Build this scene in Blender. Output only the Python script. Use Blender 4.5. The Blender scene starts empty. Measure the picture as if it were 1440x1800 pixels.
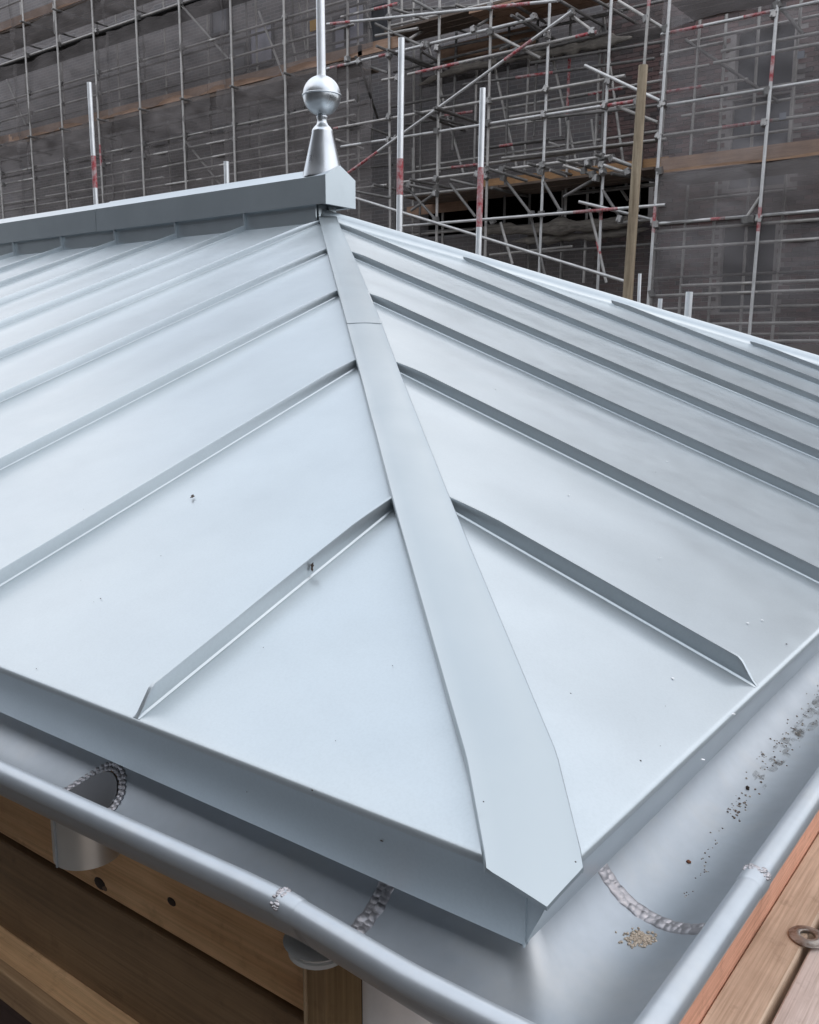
import bpy, bmesh, math, random
import numpy as np
from mathutils import Vector, Matrix, noise
random.seed(7)
rnd = random.Random(11)
SC = bpy.context.scene
COL = SC.collection

# ------------------------------------------------------------------ camera
CAM = np.array([0.30335, -0.5808, 0.4051])
RX = np.array([0.7962, 0.6050, 0.0010]); RF = np.array([-0.5955, 0.7840, -0.1751])
RF = RF/np.linalg.norm(RF); RX = RX-RF*(RX@RF); RX /= np.linalg.norm(RX); RD = np.cross(RF, RX)
FPX = 1618.42
cd = bpy.data.cameras.new('camera'); cam = bpy.data.objects.new('camera', cd); COL.objects.link(cam)
up = -RD; bk = -RF
cam.matrix_world = Matrix(((RX[0], up[0], bk[0], CAM[0]), (RX[1], up[1], bk[1], CAM[1]), (RX[2], up[2], bk[2], CAM[2]), (0, 0, 0, 1)))
cd.sensor_fit = 'VERTICAL'; cd.sensor_height = 36.0; cd.lens = FPX/1800*36.0
cd.clip_start = 0.02; cd.clip_end = 600
SC.camera = cam

# ------------------------------------------------------------------ light
SUN_EL, SUN_AZ = 52.0, 75.0           # azimuth measured from +Y towards +X (thin overcast)
W = bpy.data.worlds.new('World'); SC.world = W; W.use_nodes = True
nt = W.node_tree; nt.nodes.clear()
def N(t, **k):
    n = nt.nodes.new(t)
    for a, b in k.items(): setattr(n, a, b)
    return n
out = N('ShaderNodeOutputWorld'); bg = N('ShaderNodeBackground'); bg.inputs[1].default_value = 0.10
sky = N('ShaderNodeTexSky', sky_type='NISHITA', sun_disc=False)
sky.sun_elevation = math.radians(SUN_EL); sky.sun_rotation = math.radians(SUN_AZ)
sky.air_density = 1.0; sky.dust_density = 1.5; sky.ozone_density = 1.0
tc = N('ShaderNodeTexCoord'); sep = N('ShaderNodeSeparateXYZ'); nt.links.new(tc.outputs['Generated'], sep.inputs[0])
# project the view direction on a flat cloud deck
mz = N('ShaderNodeMath', operation='MAXIMUM'); nt.links.new(sep.outputs[2], mz.inputs[0]); mz.inputs[1].default_value = 0.06
dx = N('ShaderNodeMath', operation='DIVIDE'); dy = N('ShaderNodeMath', operation='DIVIDE')
nt.links.new(sep.outputs[0], dx.inputs[0]); nt.links.new(mz.outputs[0], dx.inputs[1])
nt.links.new(sep.outputs[1], dy.inputs[0]); nt.links.new(mz.outputs[0], dy.inputs[1])
cb = N('ShaderNodeCombineXYZ'); nt.links.new(dx.outputs[0], cb.inputs[0]); nt.links.new(dy.outputs[0], cb.inputs[1])
nz = N('ShaderNodeTexNoise'); nz.inputs['Scale'].default_value = .8; nz.inputs['Detail'].default_value = 6; nz.inputs['Roughness'].default_value = 0.55
va = N('ShaderNodeVectorMath', operation='ADD'); va.inputs[1].default_value = (2.4, -5.2, 0); nt.links.new(cb.outputs[0], va.inputs[0]); nt.links.new(va.outputs[0], nz.inputs['Vector'])
cr = N('ShaderNodeValToRGB'); cr.color_ramp.elements[0].position = 0.36; cr.color_ramp.elements[1].position = 0.64
nt.links.new(nz.outputs['Fac'], cr.inputs[0])
# cloud brightness: overcast luminance rises from the horizon to the zenith
zr = N('ShaderNodeMapRange'); nt.links.new(sep.outputs[2], zr.inputs[0])
zr.inputs[1].default_value = 0.0; zr.inputs[2].default_value = 1.0; zr.inputs[3].default_value = 8.5; zr.inputs[4].default_value = 11.0
cm = N('ShaderNodeMix', data_type='RGBA', blend_type='MIX')
cm.inputs[6].default_value = (.46, .54, .64, 1); cm.inputs[7].default_value = (1.04, 1.0, .98, 1)
nt.links.new(cr.outputs[0], cm.inputs[0])
sc_ = N('ShaderNodeVectorMath', operation='SCALE'); nt.links.new(cm.outputs[2], sc_.inputs[0]); nt.links.new(zr.outputs[0], sc_.inputs[3])
mx = N('ShaderNodeMix', data_type='RGBA'); mx.inputs[0].default_value = 0.78
nt.links.new(sky.outputs[0], mx.inputs[6]); nt.links.new(sc_.outputs[0], mx.inputs[7])
nt.links.new(mx.outputs[2], bg.inputs[0]); nt.links.new(bg.outputs[0], out.inputs[0])

sd = bpy.data.lights.new('sun', 'SUN'); sd.energy = 0.5; sd.angle = math.radians(172); sd.color = (1.0, 0.96, 0.90)
so = bpy.data.objects.new('sun', sd); COL.objects.link(so)
_e, _a = math.radians(SUN_EL), math.radians(SUN_AZ)
sdir = Vector((math.sin(_a)*math.cos(_e), math.cos(_a)*math.cos(_e), math.sin(_e)))
so.rotation_euler = sdir.to_track_quat('Z', 'Y').to_euler(); so.location = (0, 0, 30)
SC.view_settings.view_transform = 'Standard'; SC.view_settings.look = 'None'
SC.view_settings.gamma = 1.0; SC.view_settings.use_curve_mapping = False
SC.view_settings.exposure = 1.14

# ------------------------------------------------------------------ helpers
def ray(px, py):
    d = RX*((px-720)/FPX)+RD*((py-900)/FPX)+RF
    return d
def at(px, py, Y):                       # the point of the plane y = Y behind a pixel of the 1440 x 1800 photograph
    d = ray(px, py); k = (Y-CAM[1])/d[1]; return Vector(CAM+d*k)
def onplane(px, py, n, c):
    d = ray(px, py); n = np.array(n, float); k = (c-n@CAM)/(n@d); return Vector(CAM+d*k)
T = 0.3758; CT = 1/math.hypot(1, T); ST = T*CT; WR = 2.605
HF = 0.0617; FB = 0.0224
def mapA(a, s, z): return (-a, s, z)     # a: along the eave from the corner, s: inwards
def mapB(a, s, z): return (-s, a, z)

class MB:
    def __init__(s): s.v = []; s.f = []; s.m = []
    def add(s, vs, fs, mi=0):
        o = len(s.v); s.v += [tuple(v) for v in vs]; s.f += [tuple(i+o for i in f) for f in fs]; s.m += [mi]*len(fs)
    def box(s, x0, x1, y0, y1, z0, z1, mi=0):
        s.add([(x0,y0,z0),(x1,y0,z0),(x1,y1,z0),(x0,y1,z0),(x0,y0,z1),(x1,y0,z1),(x1,y1,z1),(x0,y1,z1)],
              [(0,3,2,1),(4,5,6,7),(0,1,5,4),(1,2,6,5),(2,3,7,6),(3,0,4,7)], mi)
    def tube(s, p, q, r, n=10, r2=None, caps=True, hollow=False):
        p, q = Vector(p), Vector(q); d = (q-p).normalized(); u = d.orthogonal().normalized(); w = d.cross(u); r2 = r if r2 is None else r2
        vs = []
        for c, rr in ((p, r), (q, r2)):
            for i in range(n):
                t = 2*math.pi*i/n; vs.append(c+u*(rr*math.cos(t))+w*(rr*math.sin(t)))
        fs = [(i, (i+1) % n, n+(i+1) % n, n+i) for i in range(n)]
        if hollow:                       # an open tube end: rim and a short dark bore
            for b, c, dd, rr in ((0, p, d, r), (n, q, -d, r2)):
                o = len(vs)
                for k in range(2):
                    for i in range(n):
                        t = 2*math.pi*i/n; vs.append(c+dd*(0.10*k)+u*(rr*.82*math.cos(t))+w*(rr*.82*math.sin(t)))
                for i in range(n):
                    j = (i+1) % n
                    fs.append((b+j, b+i, o+i, o+j) if b == 0 else (b+i, b+j, o+j, o+i))
                    fs.append((o+j, o+i, o+n+i, o+n+j) if b == 0 else (o+i, o+j, o+n+j, o+n+i))
                fs.append(tuple(o+n+i for i in (range(n) if b == 0 else reversed(range(n)))))
        elif caps: fs += [tuple(reversed(range(n))), tuple(range(n, 2*n))]
        s.add(vs, fs)
    def grid(s, P, flip=False, mi=0, skip=None):
        r, c = len(P), len(P[0]); vs = [p for row in P for p in row]; fs = []
        for i in range(r-1):
            for j in range(c-1):
                if skip and skip(i, j): continue
                f = (i*c+j, i*c+j+1, (i+1)*c+j+1, (i+1)*c+j)
                fs.append(tuple(reversed(f)) if flip else f)
        s.add(vs, fs, mi)
    def lathe(s, prof, c, n=40):         # (r, z) profile round the vertical axis through c
        P = [[(c[0]+r*math.cos(2*math.pi*i/n), c[1]+r*math.sin(2*math.pi*i/n), c[2]+z) for i in range(n+1)] for r, z in prof]
        s.grid(P)
    def blob(s, c, rx, ry, rz, u=(1,0,0), v=(0,1,0), w=(0,0,1), n=8, m=5, jit=0.0):
        c, u, v, w = Vector(c), Vector(u), Vector(v), Vector(w); P = []
        for i in range(m+1):
            ph = math.pi*i/m
            P.append([c+u*(rx*math.sin(ph)*math.cos(2*math.pi*j/n))+v*(ry*math.sin(ph)*math.sin(2*math.pi*j/n))+w*(rz*math.cos(ph)) for j in range(n)])
        if jit:
            P = [[p+Vector((rnd.uniform(-1,1), rnd.uniform(-1,1), rnd.uniform(-1,1)))*jit*min(rx,ry,rz) for p in row] for row in P]
        vs = [p for row in P for p in row]; fs = []
        for i in range(m):
            for j in range(n):
                k = (j+1) % n; fs.append((i*n+j, (i+1)*n+j, (i+1)*n+k, i*n+k))
        s.add(vs, fs)
    def mesh(s, name, mats, smooth=None):
        me = bpy.data.meshes.new(name); me.from_pydata(s.v, [], s.f)
        for m in (mats if isinstance(mats, (list, tuple)) else [mats]): me.materials.append(m)
        if any(s.m): me.polygons.foreach_set('material_index', s.m)
        bm = bmesh.new(); bm.from_mesh(me); bmesh.ops.remove_doubles(bm, verts=bm.verts, dist=1e-6); bmesh.ops.recalc_face_normals(bm, faces=bm.faces) if smooth != 'keep' else None
        bm.to_mesh(me); bm.free()
        if smooth:
            me.polygons.foreach_set('use_smooth', [True]*len(me.polygons))
            if smooth != 'keep' and smooth is not True: me.set_sharp_from_angle(angle=math.radians(smooth))
        me.update(); return me
    def build(s, name, mats, parent=None, smooth=None, kind=None, label=None):
        return link(name, s.mesh(name, mats, smooth), parent, kind=kind, label=label)

def wloc(o):
    p = Vector((0,0,0))
    while o is not None: p += o.location; o = o.parent
    return p
def link(name, me, parent=None, loc=(0,0,0), kind=None, label=None, rot=None):
    o = bpy.data.objects.new(name, me); COL.objects.link(o)
    if parent is not None:
        o.parent = parent; o.location = Vector(loc)-wloc(parent)
    else: o.location = loc
    if rot: o.rotation_euler = rot
    if kind: o['kind'] = kind
    if label: o['label'] = label
    return o
def thing(name, label, cat, loc=(0,0,0), group=None):
    o = bpy.data.objects.new(name, None); COL.objects.link(o); o.location = loc; o.empty_display_size = 0.1
    o['label'] = label; o['category'] = cat
    if group: o['group'] = group
    return o
def tag(o, label, cat, group=None):
    o['label'] = label; o['category'] = cat
    if group: o['group'] = group
    return o

# ------------------------------------------------------------------ materials
def mat(name, col=(.5,.5,.5), rough=.5, metal=0.0, spec=.5):
    m = bpy.data.materials.new(name); m.use_nodes = True; b = m.node_tree.nodes['Principled BSDF']
    b.inputs['Base Color'].default_value = (*col, 1); b.inputs['Roughness'].default_value = rough; b.inputs['Metallic'].default_value = metal
    b.inputs['Specular IOR Level'].default_value = spec
    return m, m.node_tree, b
def node(t, ty, **k):
    n = t.nodes.new(ty)
    for a, b in k.items(): setattr(n, a, b)
    return n
def noise_node(t, scale, detail=4, rough=.5, vec=None, stretch=None):
    n = node(t, 'ShaderNodeTexNoise'); n.inputs['Scale'].default_value = scale; n.inputs['Detail'].default_value = detail; n.inputs['Roughness'].default_value = rough
    c = node(t, 'ShaderNodeTexCoord'); src = c.outputs['Object']
    if stretch:
        mp = node(t, 'ShaderNodeMapping'); mp.inputs['Scale'].default_value = stretch; t.links.new(src, mp.inputs[0]); src = mp.outputs[0]
    t.links.new(src, n.inputs['Vector']); return n
def ramp(t, fac, stops):
    r = node(t, 'ShaderNodeValToRGB'); e = r.color_ramp.elements
    while len(e) < len(stops): e.new(.5)
    for i, (p, c) in enumerate(stops): e[i].position = p; e[i].color = (*c, 1) if len(c) == 3 else c
    t.links.new(fac, r.inputs[0]); return r.outputs[0]
def rng(t, fac, a, b, lo=.3, hi=.7):
    r = node(t, 'ShaderNodeMapRange'); r.inputs[1].default_value = lo; r.inputs[2].default_value = hi; r.inputs[3].default_value = a; r.inputs[4].default_value = b
    t.links.new(fac, r.inputs[0]); return r.outputs[0]
def bump(t, b, h, strength=.2, dist=.002):
    n = node(t, 'ShaderNodeBump'); n.inputs['Strength'].default_value = strength; n.inputs['Distance'].default_value = dist
    t.links.new(h, n.inputs['Height']); t.links.new(n.outputs[0], b.inputs['Normal'])

def zinc(name, c0, c1, r0, r1, metal=.85, fine=.05):
    m, t, b = mat(name, c0, r0, metal)
    n1 = noise_node(t, 3.0, 5, .6); t.links.new(ramp(t, n1.outputs[0], [(.3, c0), (.7, c1)]), b.inputs['Base Color'])
    n2 = noise_node(t, 11.0, 6, .65); t.links.new(rng(t, n2.outputs[0], r0, r1), b.inputs['Roughness'])
    return m
M_ZINC = zinc('pre_weathered_zinc', (.457,.508,.537), (.486,.537,.566), .29, .35, .64)
t = M_ZINC.node_tree; b = t.nodes['Principled BSDF']; src = b.inputs['Base Color'].links[0].from_socket
for sc2, dt, lo, f in ((13, 8, (.93,.93,.935), .35), (320, 3, (.90,.90,.90), .40), (1.1, 3, (.94,.945,.96), .6)):
    n1 = noise_node(t, sc2, dt, .65); m1 = node(t, 'ShaderNodeMix', data_type='RGBA', blend_type='MULTIPLY'); m1.inputs[0].default_value = f
    t.links.new(src, m1.inputs[6]); t.links.new(ramp(t, n1.outputs[0], [(.36, lo), (.58, (1,1,1))]), m1.inputs[7]); src = m1.outputs[2]
t.links.new(src, b.inputs['Base Color'])
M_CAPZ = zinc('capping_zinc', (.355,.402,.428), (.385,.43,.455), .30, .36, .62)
M_GUT = zinc('rolled_zinc', (.39,.43,.47), (.45,.485,.52), .32, .42, .52)
t = M_GUT.node_tree; b = t.nodes['Principled BSDF']; src = b.inputs['Base Color'].links[0].from_socket
n1 = noise_node(t, 9, 6, .68); n2 = noise_node(t, 70, 4, .6)
m1 = node(t, 'ShaderNodeMix', data_type='RGBA'); t.links.new(rng(t, n1.outputs[0], 0, .30, .50, .70), m1.inputs[0]); t.links.new(src, m1.inputs[6]); m1.inputs[7].default_value = (.50,.485,.45,1)
m2 = node(t, 'ShaderNodeMix', data_type='RGBA', blend_type='MULTIPLY'); m2.inputs[0].default_value = .22; t.links.new(m1.outputs[2], m2.inputs[6]); t.links.new(ramp(t, n2.outputs[0], [(.35, (.82,.82,.82)), (.6, (1,1,1))]), m2.inputs[7])
t.links.new(m2.outputs[2], b.inputs['Base Color'])
M_FIN = zinc('bright_zinc', (.50,.53,.56), (.62,.64,.66), .24, .42, .95, .02)
m, t, b = mat('solder', (.42,.405,.42), .45, .75); M_SOLD = m
n1 = noise_node(t, 260, 3); bump(t, b, n1.outputs[0], .15, .0006); t.links.new(rng(t, n1.outputs[0], .36, .52), b.inputs['Roughness'])
def galv(name, c0, c1, metal=.55, r=.5):
    m, t, b = mat(name, c0, r, metal)
    n = noise_node(t, 6, 6, .7, stretch=(1,1,1)); t.links.new(ramp(t, n.outputs[0], [(.32, c0), (.68, c1)]), b.inputs['Base Color'])
    return m
M_TUBE = galv('galvanised_tube', (.27,.26,.25), (.43,.415,.40), .30)
M_TUBED = galv('dull_tube', (.10,.098,.095), (.20,.19,.185), .25, .6)
M_TUBEW = galv('bright_tube', (.40,.40,.40), (.58,.58,.58), .4, .45)
M_WPOLE = galv('new_tube', (.62,.64,.66), (.78,.79,.80), .5, .35)
m, t, b = mat('red_paint', (.33,.03,.035), .5); M_RED = m
n1 = noise_node(t, 14, 6, .75); t.links.new(ramp(t, n1.outputs[0], [(.40, (.30,.025,.035)), (.62, (.40,.33,.33))]), b.inputs['Base Color'])
M_COUP = galv('coupler_steel', (.12,.12,.125), (.34,.33,.32), .6, .45)
def wood(name, c0, c1, axis=0, rough=.65, scale=7, dark=None):
    m, t, b = mat(name, c0, rough); st = [14, 14, 14]; st[axis] = .9; sf = [110, 110, 110]; sf[axis] = 2.2
    n = noise_node(t, scale*.35, 7, .62, stretch=st); col = ramp(t, n.outputs[0], [(.30, c0), (.68, c1)])
    nf = noise_node(t, 2.0, 5, .7, stretch=sf); n2 = noise_node(t, 4.1, 5, .65); n4 = noise_node(t, 38, 4, .6)
    for src, stops, f in ((nf, [(.36, (.66,.62,.58)), (.60, (1,1,1))], .75), (n2, [(.3, (.66,.63,.60)), (.65, (1,1,1))], .75), (n4, [(.28, (.72,.70,.68)), (.42, (1,1,1))], .6)):
        x = node(t, 'ShaderNodeMix', data_type='RGBA', blend_type='MULTIPLY'); x.inputs[0].default_value = f
        t.links.new(col, x.inputs[6]); t.links.new(ramp(t, src.outputs[0], stops), x.inputs[7]); col = x.outputs[2]
    t.links.new(col, b.inputs['Base Color']); bump(t, b, nf.outputs[0], .3, .0015)
    return m
M_WOODX = wood('sawn_softwood_x', (.70,.41,.20), (.90,.59,.32), 0)
M_WOODD = wood('shaded_softwood', (.21,.135,.072), (.33,.215,.115), 0)  # darker copy of the softwood, shade put into the colour
M_WOODZ = wood('post_softwood', (.36,.24,.12), (.55,.38,.20), 2)
M_PLANK = wood('deck_softwood', (.66,.50,.37), (.82,.65,.50), 1)
M_PLANKG = wood('weathered_plank', (.68,.58,.53), (.84,.74,.69), 1)
M_SALM = wood('painted_board', (.80,.42,.29), (.86,.48,.34), 1, .6)
M_TOE = wood('toe_board_softwood', (.30,.185,.125), (.42,.27,.19), 0)
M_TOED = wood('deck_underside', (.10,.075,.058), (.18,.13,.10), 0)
M_TIMB = wood('old_pole_timber', (.19,.145,.09), (.40,.33,.235), 2)
m, t, b = mat('pvc', (.82,.81,.80), .35); M_PVC = m
n1 = noise_node(t, 9, 5, .7); t.links.new(ramp(t, n1.outputs[0], [(.35, (.78,.765,.76)), (.6, (.86,.85,.84))]), b.inputs['Base Color'])
m, t, b = mat('grey_plastic', (.55,.56,.55), .45); M_COLLAR = m
m, t, b = mat('shade_black', (.012,.012,.012), .9); M_DARK = m  # near-black standing in for shade in slots, joints and voids
m, t, b = mat('mortar', (.23,.21,.20), .9); M_MORT = m
n1 = noise_node(t, 5, 6, .7); t.links.new(ramp(t, n1.outputs[0], [(.3, (.27,.25,.245)), (.7, (.40,.375,.365))]), b.inputs['Base Color'])
m, t, b = mat('brick', (.10,.06,.055), .85); M_BRICK = m
gi = node(t, 'ShaderNodeObjectInfo'); ge = node(t, 'ShaderNodeNewGeometry'); ad = node(t, 'ShaderNodeMath', operation='ADD')
t.links.new(gi.outputs['Random'], ad.inputs[0]); t.links.new(ge.outputs['Random Per Island'], ad.inputs[1])
fr = node(t, 'ShaderNodeMath', operation='FRACT'); t.links.new(ad.outputs[0], fr.inputs[0])
n1 = noise_node(t, 14, 5, .7); mm = node(t, 'ShaderNodeMix', data_type='RGBA', blend_type='MULTIPLY'); mm.inputs[0].default_value = .7
t.links.new(ramp(t, fr.outputs[0], [(0, (.085,.075,.078)), (.35, (.15,.105,.10)), (.7, (.20,.125,.12)), (1, (.13,.12,.118))]), mm.inputs[6])
t.links.new(ramp(t, n1.outputs[0], [(.3, (.6,.6,.6)), (.7, (1,1,1))]), mm.inputs[7]); t.links.new(mm.outputs[2], b.inputs['Base Color'])
m, t, b = mat('far_brickwork', (.1,.06,.055), .9); M_FARBR = m
bt = node(t, 'ShaderNodeTexBrick'); c = node(t, 'ShaderNodeTexCoord'); mp = node(t, 'ShaderNodeMapping'); mp.inputs['Rotation'].default_value = (math.radians(90), 0, 0)
t.links.new(c.outputs['Object'], mp.inputs[0]); t.links.new(mp.outputs[0], bt.inputs['Vector'])
bt.inputs['Scale'].default_value = 1; bt.inputs['Brick Width'].default_value = .235; bt.inputs['Row Height'].default_value = .072; bt.inputs['Mortar Size'].default_value = .007
bt.inputs['Color1'].default_value = (.155,.148,.155,1); bt.inputs['Color2'].default_value = (.20,.18,.18,1); bt.inputs['Mortar'].default_value = (.25,.243,.245,1)
t.links.new(bt.outputs[0], b.inputs['Base Color'])
m, t, b = mat('boarded_window', (.06,.062,.068), .5); M_WINB = m
n1 = noise_node(t, 2.0, 4); t.links.new(ramp(t, n1.outputs[0], [(.3, (.035,.037,.043)), (.7, (.065,.066,.075))]), b.inputs['Base Color'])
m, t, b = mat('grey_panel', (.15,.155,.17), .6); M_PANEL = m
n1 = noise_node(t, 1.4, 4); t.links.new(ramp(t, n1.outputs[0], [(.3, (.11,.115,.13)), (.7, (.19,.19,.21))]), b.inputs['Base Color'])
m, t, b = mat('pale_window', (.34,.34,.40), .35); M_WINL = m
n1 = noise_node(t, 2.4, 4); t.links.new(ramp(t, n1.outputs[0], [(.3, (.26,.26,.31)), (.7, (.46,.45,.53))]), b.inputs['Base Color'])
m, t, b = mat('yellow_board', (.55,.30,.03), .6); M_YEL = m
m, t, b = mat('concrete', (.20,.17,.15), .9); M_CONC = m
n1 = noise_node(t, 2.5, 7, .7); t.links.new(ramp(t, n1.outputs[0], [(.3, (.11,.09,.08)), (.7, (.22,.185,.165))]), b.inputs['Base Color'])
def netmat(name, col, lo, hi):
    m = bpy.data.materials.new(name); m.use_nodes = True; t = m.node_tree; t.nodes.clear()
    o = node(t, 'ShaderNodeOutputMaterial'); mx = node(t, 'ShaderNodeMixShader'); tr = node(t, 'ShaderNodeBsdfTransparent'); df = node(t, 'ShaderNodeBsdfDiffuse'); df.inputs[0].default_value = (*col, 1)
    n = noise_node(t, .8, 6, .68, stretch=(1,1,2.2)); t.links.new(rng(t, n.outputs[0], lo, hi, .3, .7), mx.inputs[0])
    n2 = noise_node(t, 1.7, 5, .7, stretch=(.7,1,1.6)); t.links.new(ramp(t, n2.outputs[0], [(.3, tuple(x*.75 for x in col)), (.75, tuple(min(1,x*1.5) for x in col))]), df.inputs[0])
    t.links.new(tr.outputs[0], mx.inputs[1]); t.links.new(df.outputs[0], mx.inputs[2]); t.links.new(mx.outputs[0], o.inputs[0])
    return m
M_NET = netmat('debris_netting', (.155,.142,.14), .34, .54)
M_NETR = netmat('thin_debris_netting', (.235,.222,.226), .28, .42)
m, t, b = mat('bundled_netting', (.17,.155,.135), .95); M_NETB = m
n1 = noise_node(t, 4, 6, .7, stretch=(1,6,6)); t.links.new(ramp(t, n1.outputs[0], [(.3, (.07,.065,.058)), (.7, (.24,.215,.19))]), b.inputs['Base Color'])
m, t, b = mat('dirt', (.16,.115,.085), .95); M_DIRT = m
gi = node(t, 'ShaderNodeNewGeometry'); t.links.new(ramp(t, gi.outputs['Random Per Island'], [(0, (.11,.085,.07)), (.45, (.28,.22,.18)), (1, (.60,.53,.47))]), b.inputs['Base Color'])
m, t, b = mat('wet_silt', (.13,.12,.10), .35, .1); M_SILT = m
n1 = noise_node(t, 60, 5, .7); t.links.new(ramp(t, n1.outputs[0], [(.3, (.085,.075,.062)), (.7, (.24,.225,.20))]), b.inputs['Base Color'])
n2 = noise_node(t, 34, 7, .75); t.links.new(rng(t, n2.outputs[0], .0, .60, .44, .70), b.inputs['Alpha'])
m, t, b = mat('mortar_crumb', (.60,.50,.40), .95); M_CRUMB = m
n1 = noise_node(t, 180, 5, .7); t.links.new(ramp(t, n1.outputs[0], [(.3, (.46,.37,.29)), (.7, (.70,.60,.49))]), b.inputs['Base Color']); bump(t, b, n1.outputs[0], .6, .002)
m, t, b = mat('dry_leaf', (.045,.03,.022), .8); M_LEAF = m
m, t, b = mat('rusty_disc', (.30,.27,.24), .42, .7); M_DISC = m
n1 = noise_node(t, 55, 6, .7); t.links.new(ramp(t, n1.outputs[0], [(.35, (.16,.11,.08)), (.6, (.42,.40,.37))]), b.inputs['Base Color'])
m, t, b = mat('ground', (.10,.09,.08), .95); M_GRND = m
n1 = noise_node(t, 1.5, 8, .7); t.links.new(ramp(t, n1.outputs[0], [(.3, (.07,.062,.055)), (.7, (.14,.125,.11))]), b.inputs['Base Color'])

# ------------------------------------------------------------------ the setting
mb = MB(); mb.add([(-300,-300,-3.6),(300,-300,-3.6),(300,300,-3.6),(-300,300,-3.6)], [(0,1,2,3)]); mb.build('ground', M_GRND, kind='structure')
mb = MB(); mb.box(-40, 14, -8.4, -8, -3.6, 10.4); mb.box(-40, 14, -8.5, -7.9, 10.4, 10.55); mb.box(17, 17.4, -8, 40, -3.6, 2.6); mb.box(16.9, 17.5, -8, 40, 2.6, 2.75); mb.build('added_dark_wall', mat('added_wall_dark', (.045,.042,.042), .9)[0], kind='structure')  # unseen walls added to block sky and darken the metal's reflections

# brick building behind the scaffolding ---------------------------------------------------------
WY = 15.0
bld = thing('brick_building', 'large brick building with boarded windows behind the scaffolding and grey netting', 'building', (-12, WY, -3.6))
holes = [(-5.05,-4.16,4.45,5.35), (-5.05,-4.16,2.95,4.30), (-5.1,-4.25,1.0,2.42), (-11.3,-6.4,2.62,3.38), (-11.3,-6.3,5.46,5.66)]
def in_hole(x0, x1, z0, z1, pad=0):
    return any(x1 > a-pad and x0 < b+pad and z1 > c-pad and z0 < d+pad for a, b, c, d in holes)
xs = sorted({-44., -20., -7.3, 2.} | {h[0] for h in holes} | {h[1] for h in holes}); zs = sorted({-3.6, .5, 7.0, 7.6, 9.7, 12.0} | {h[2] for h in holes} | {h[3] for h in holes})
mbl, mbr = MB(), MB()
for i in range(len(xs)-1):
    for j in range(len(zs)-1):
        cx, cz = (xs[i]+xs[i+1])/2, (zs[j]+zs[j+1])/2
        if any(a < cx < b and c < cz < d for a, b, c, d in holes) or (cx > -7.3 and cz > 7.0) or (cx > -11.3 and cz > 7.6) or (cx > -20 and cz > 9.7): continue
        (mbr if cx > -7.3 else mbl).box(xs[i], xs[i+1], WY, WY+.33, zs[j], zs[j+1])
mbl.build('wall', M_FARBR, bld); mbr.build('wall', M_MORT, bld, label='wall of separate bricks with dark openings')
def recess(x0, x1, z0, z1, m, d, name='window_board'):
    q = MB(); q.box(x0+.004, x1-.004, WY+d, WY+d+.03, z0+.004, z1-.004); q.build(name, m, bld)
recess(*holes[0], M_WINB, .16); recess(*holes[1], M_PANEL, .10, 'spandrel_panel'); recess(*holes[2], M_WINB, .14)
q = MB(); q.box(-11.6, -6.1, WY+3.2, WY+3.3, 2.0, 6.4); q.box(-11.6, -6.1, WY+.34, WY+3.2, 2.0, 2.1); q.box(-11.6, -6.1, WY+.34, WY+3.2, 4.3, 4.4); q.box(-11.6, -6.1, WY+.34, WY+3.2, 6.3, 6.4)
q.box(-11.7, -11.6, WY+.34, WY+3.3, 2.0, 6.4); q.box(-6.1, -6.0, WY+.34, WY+3.3, 2.0, 6.4); q.build('shade_void', M_DARK, bld)  # near-black box behind added wall slots, painting the shade under the platforms
def win(px0, py0, px1, py1, m, name='window'):
    p, r = at(px0, py0, WY-.02), at(px1, py1, WY-.02); x0, x1 = sorted((p.x, r.x)); z0, z1 = sorted((p.z, r.z))
    f = MB()
    for a in ((x0-.06, x0, z0-.06, z1+.06), (x1, x1+.06, z0-.06, z1+.06)): f.box(a[0], a[1], WY-.05, WY-.002, a[2], a[3])
    for a in ((z0-.06, z0), (z1, z1+.06)): f.box(x0, x1, WY-.05, WY-.002, a[0], a[1])
    fo = f.build(name, M_WINB, bld); g = MB(); g.box(x0, x1, WY-.025, WY-.004, z0, z1); g.build('pane', m, fo)
win(443, 118, 478, 42, M_WINL); win(408, 128, 430, 80, M_PANEL); win(590, 86, 606, 30, M_WINL); win(612, 80, 640, 4, M_WINL)
win(375, 60, 398, 10, M_PANEL); win(655, 70, 676, 12, M_WINB)
q = MB(); p, r = at(546, 56, WY-.03), at(564, 32, WY-.03); q.box(p.x, r.x, WY-.05, WY-.003, p.z, r.z); q.build('sign_board', M_YEL, bld, label='small yellow board fixed to the wall')
q = MB(); q.box(-34, 2, WY-.5, WY-.002, -.9, .46); q.build('plinth', M_CONC, bld)
# bricks of the right-hand bays, proud of the mortar
BW, BH, JT = .235, .0715, .009
bmesh_ = MB(); bmesh_.add([(0,-.012,0),(BW-JT,-.012,0),(BW-JT,0,0),(0,0,0),(0,-.012,BH-JT),(BW-JT,-.012,BH-JT),(BW-JT,0,BH-JT),(0,0,BH-JT)], [(0,1,5,4),(0,3,2,1),(4,5,6,7),(1,2,6,5),(3,0,4,7)])
me_brick = bmesh_.mesh('brick', M_BRICK)
cand, rest = [], MB()
row = 0; z = .47
while z < 6.6:
    x = -7.25-(BW/2 if row % 2 else 0)
    while x < .6:
        if not in_hole(x, x+BW, z, z+BH, -.02):
            cc = Vector((x+BW/2, WY, z)); big = (2.6 < z < 4.75 and (-6.2 < x < -5.0 or -4.3 < x < -3.2))
            cand.append((0 if big else 1, (cc-Vector((-4.6, WY, 3.6))).length, x, z))
        x += BW
    z += BH; row += 1
cand.sort()
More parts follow.
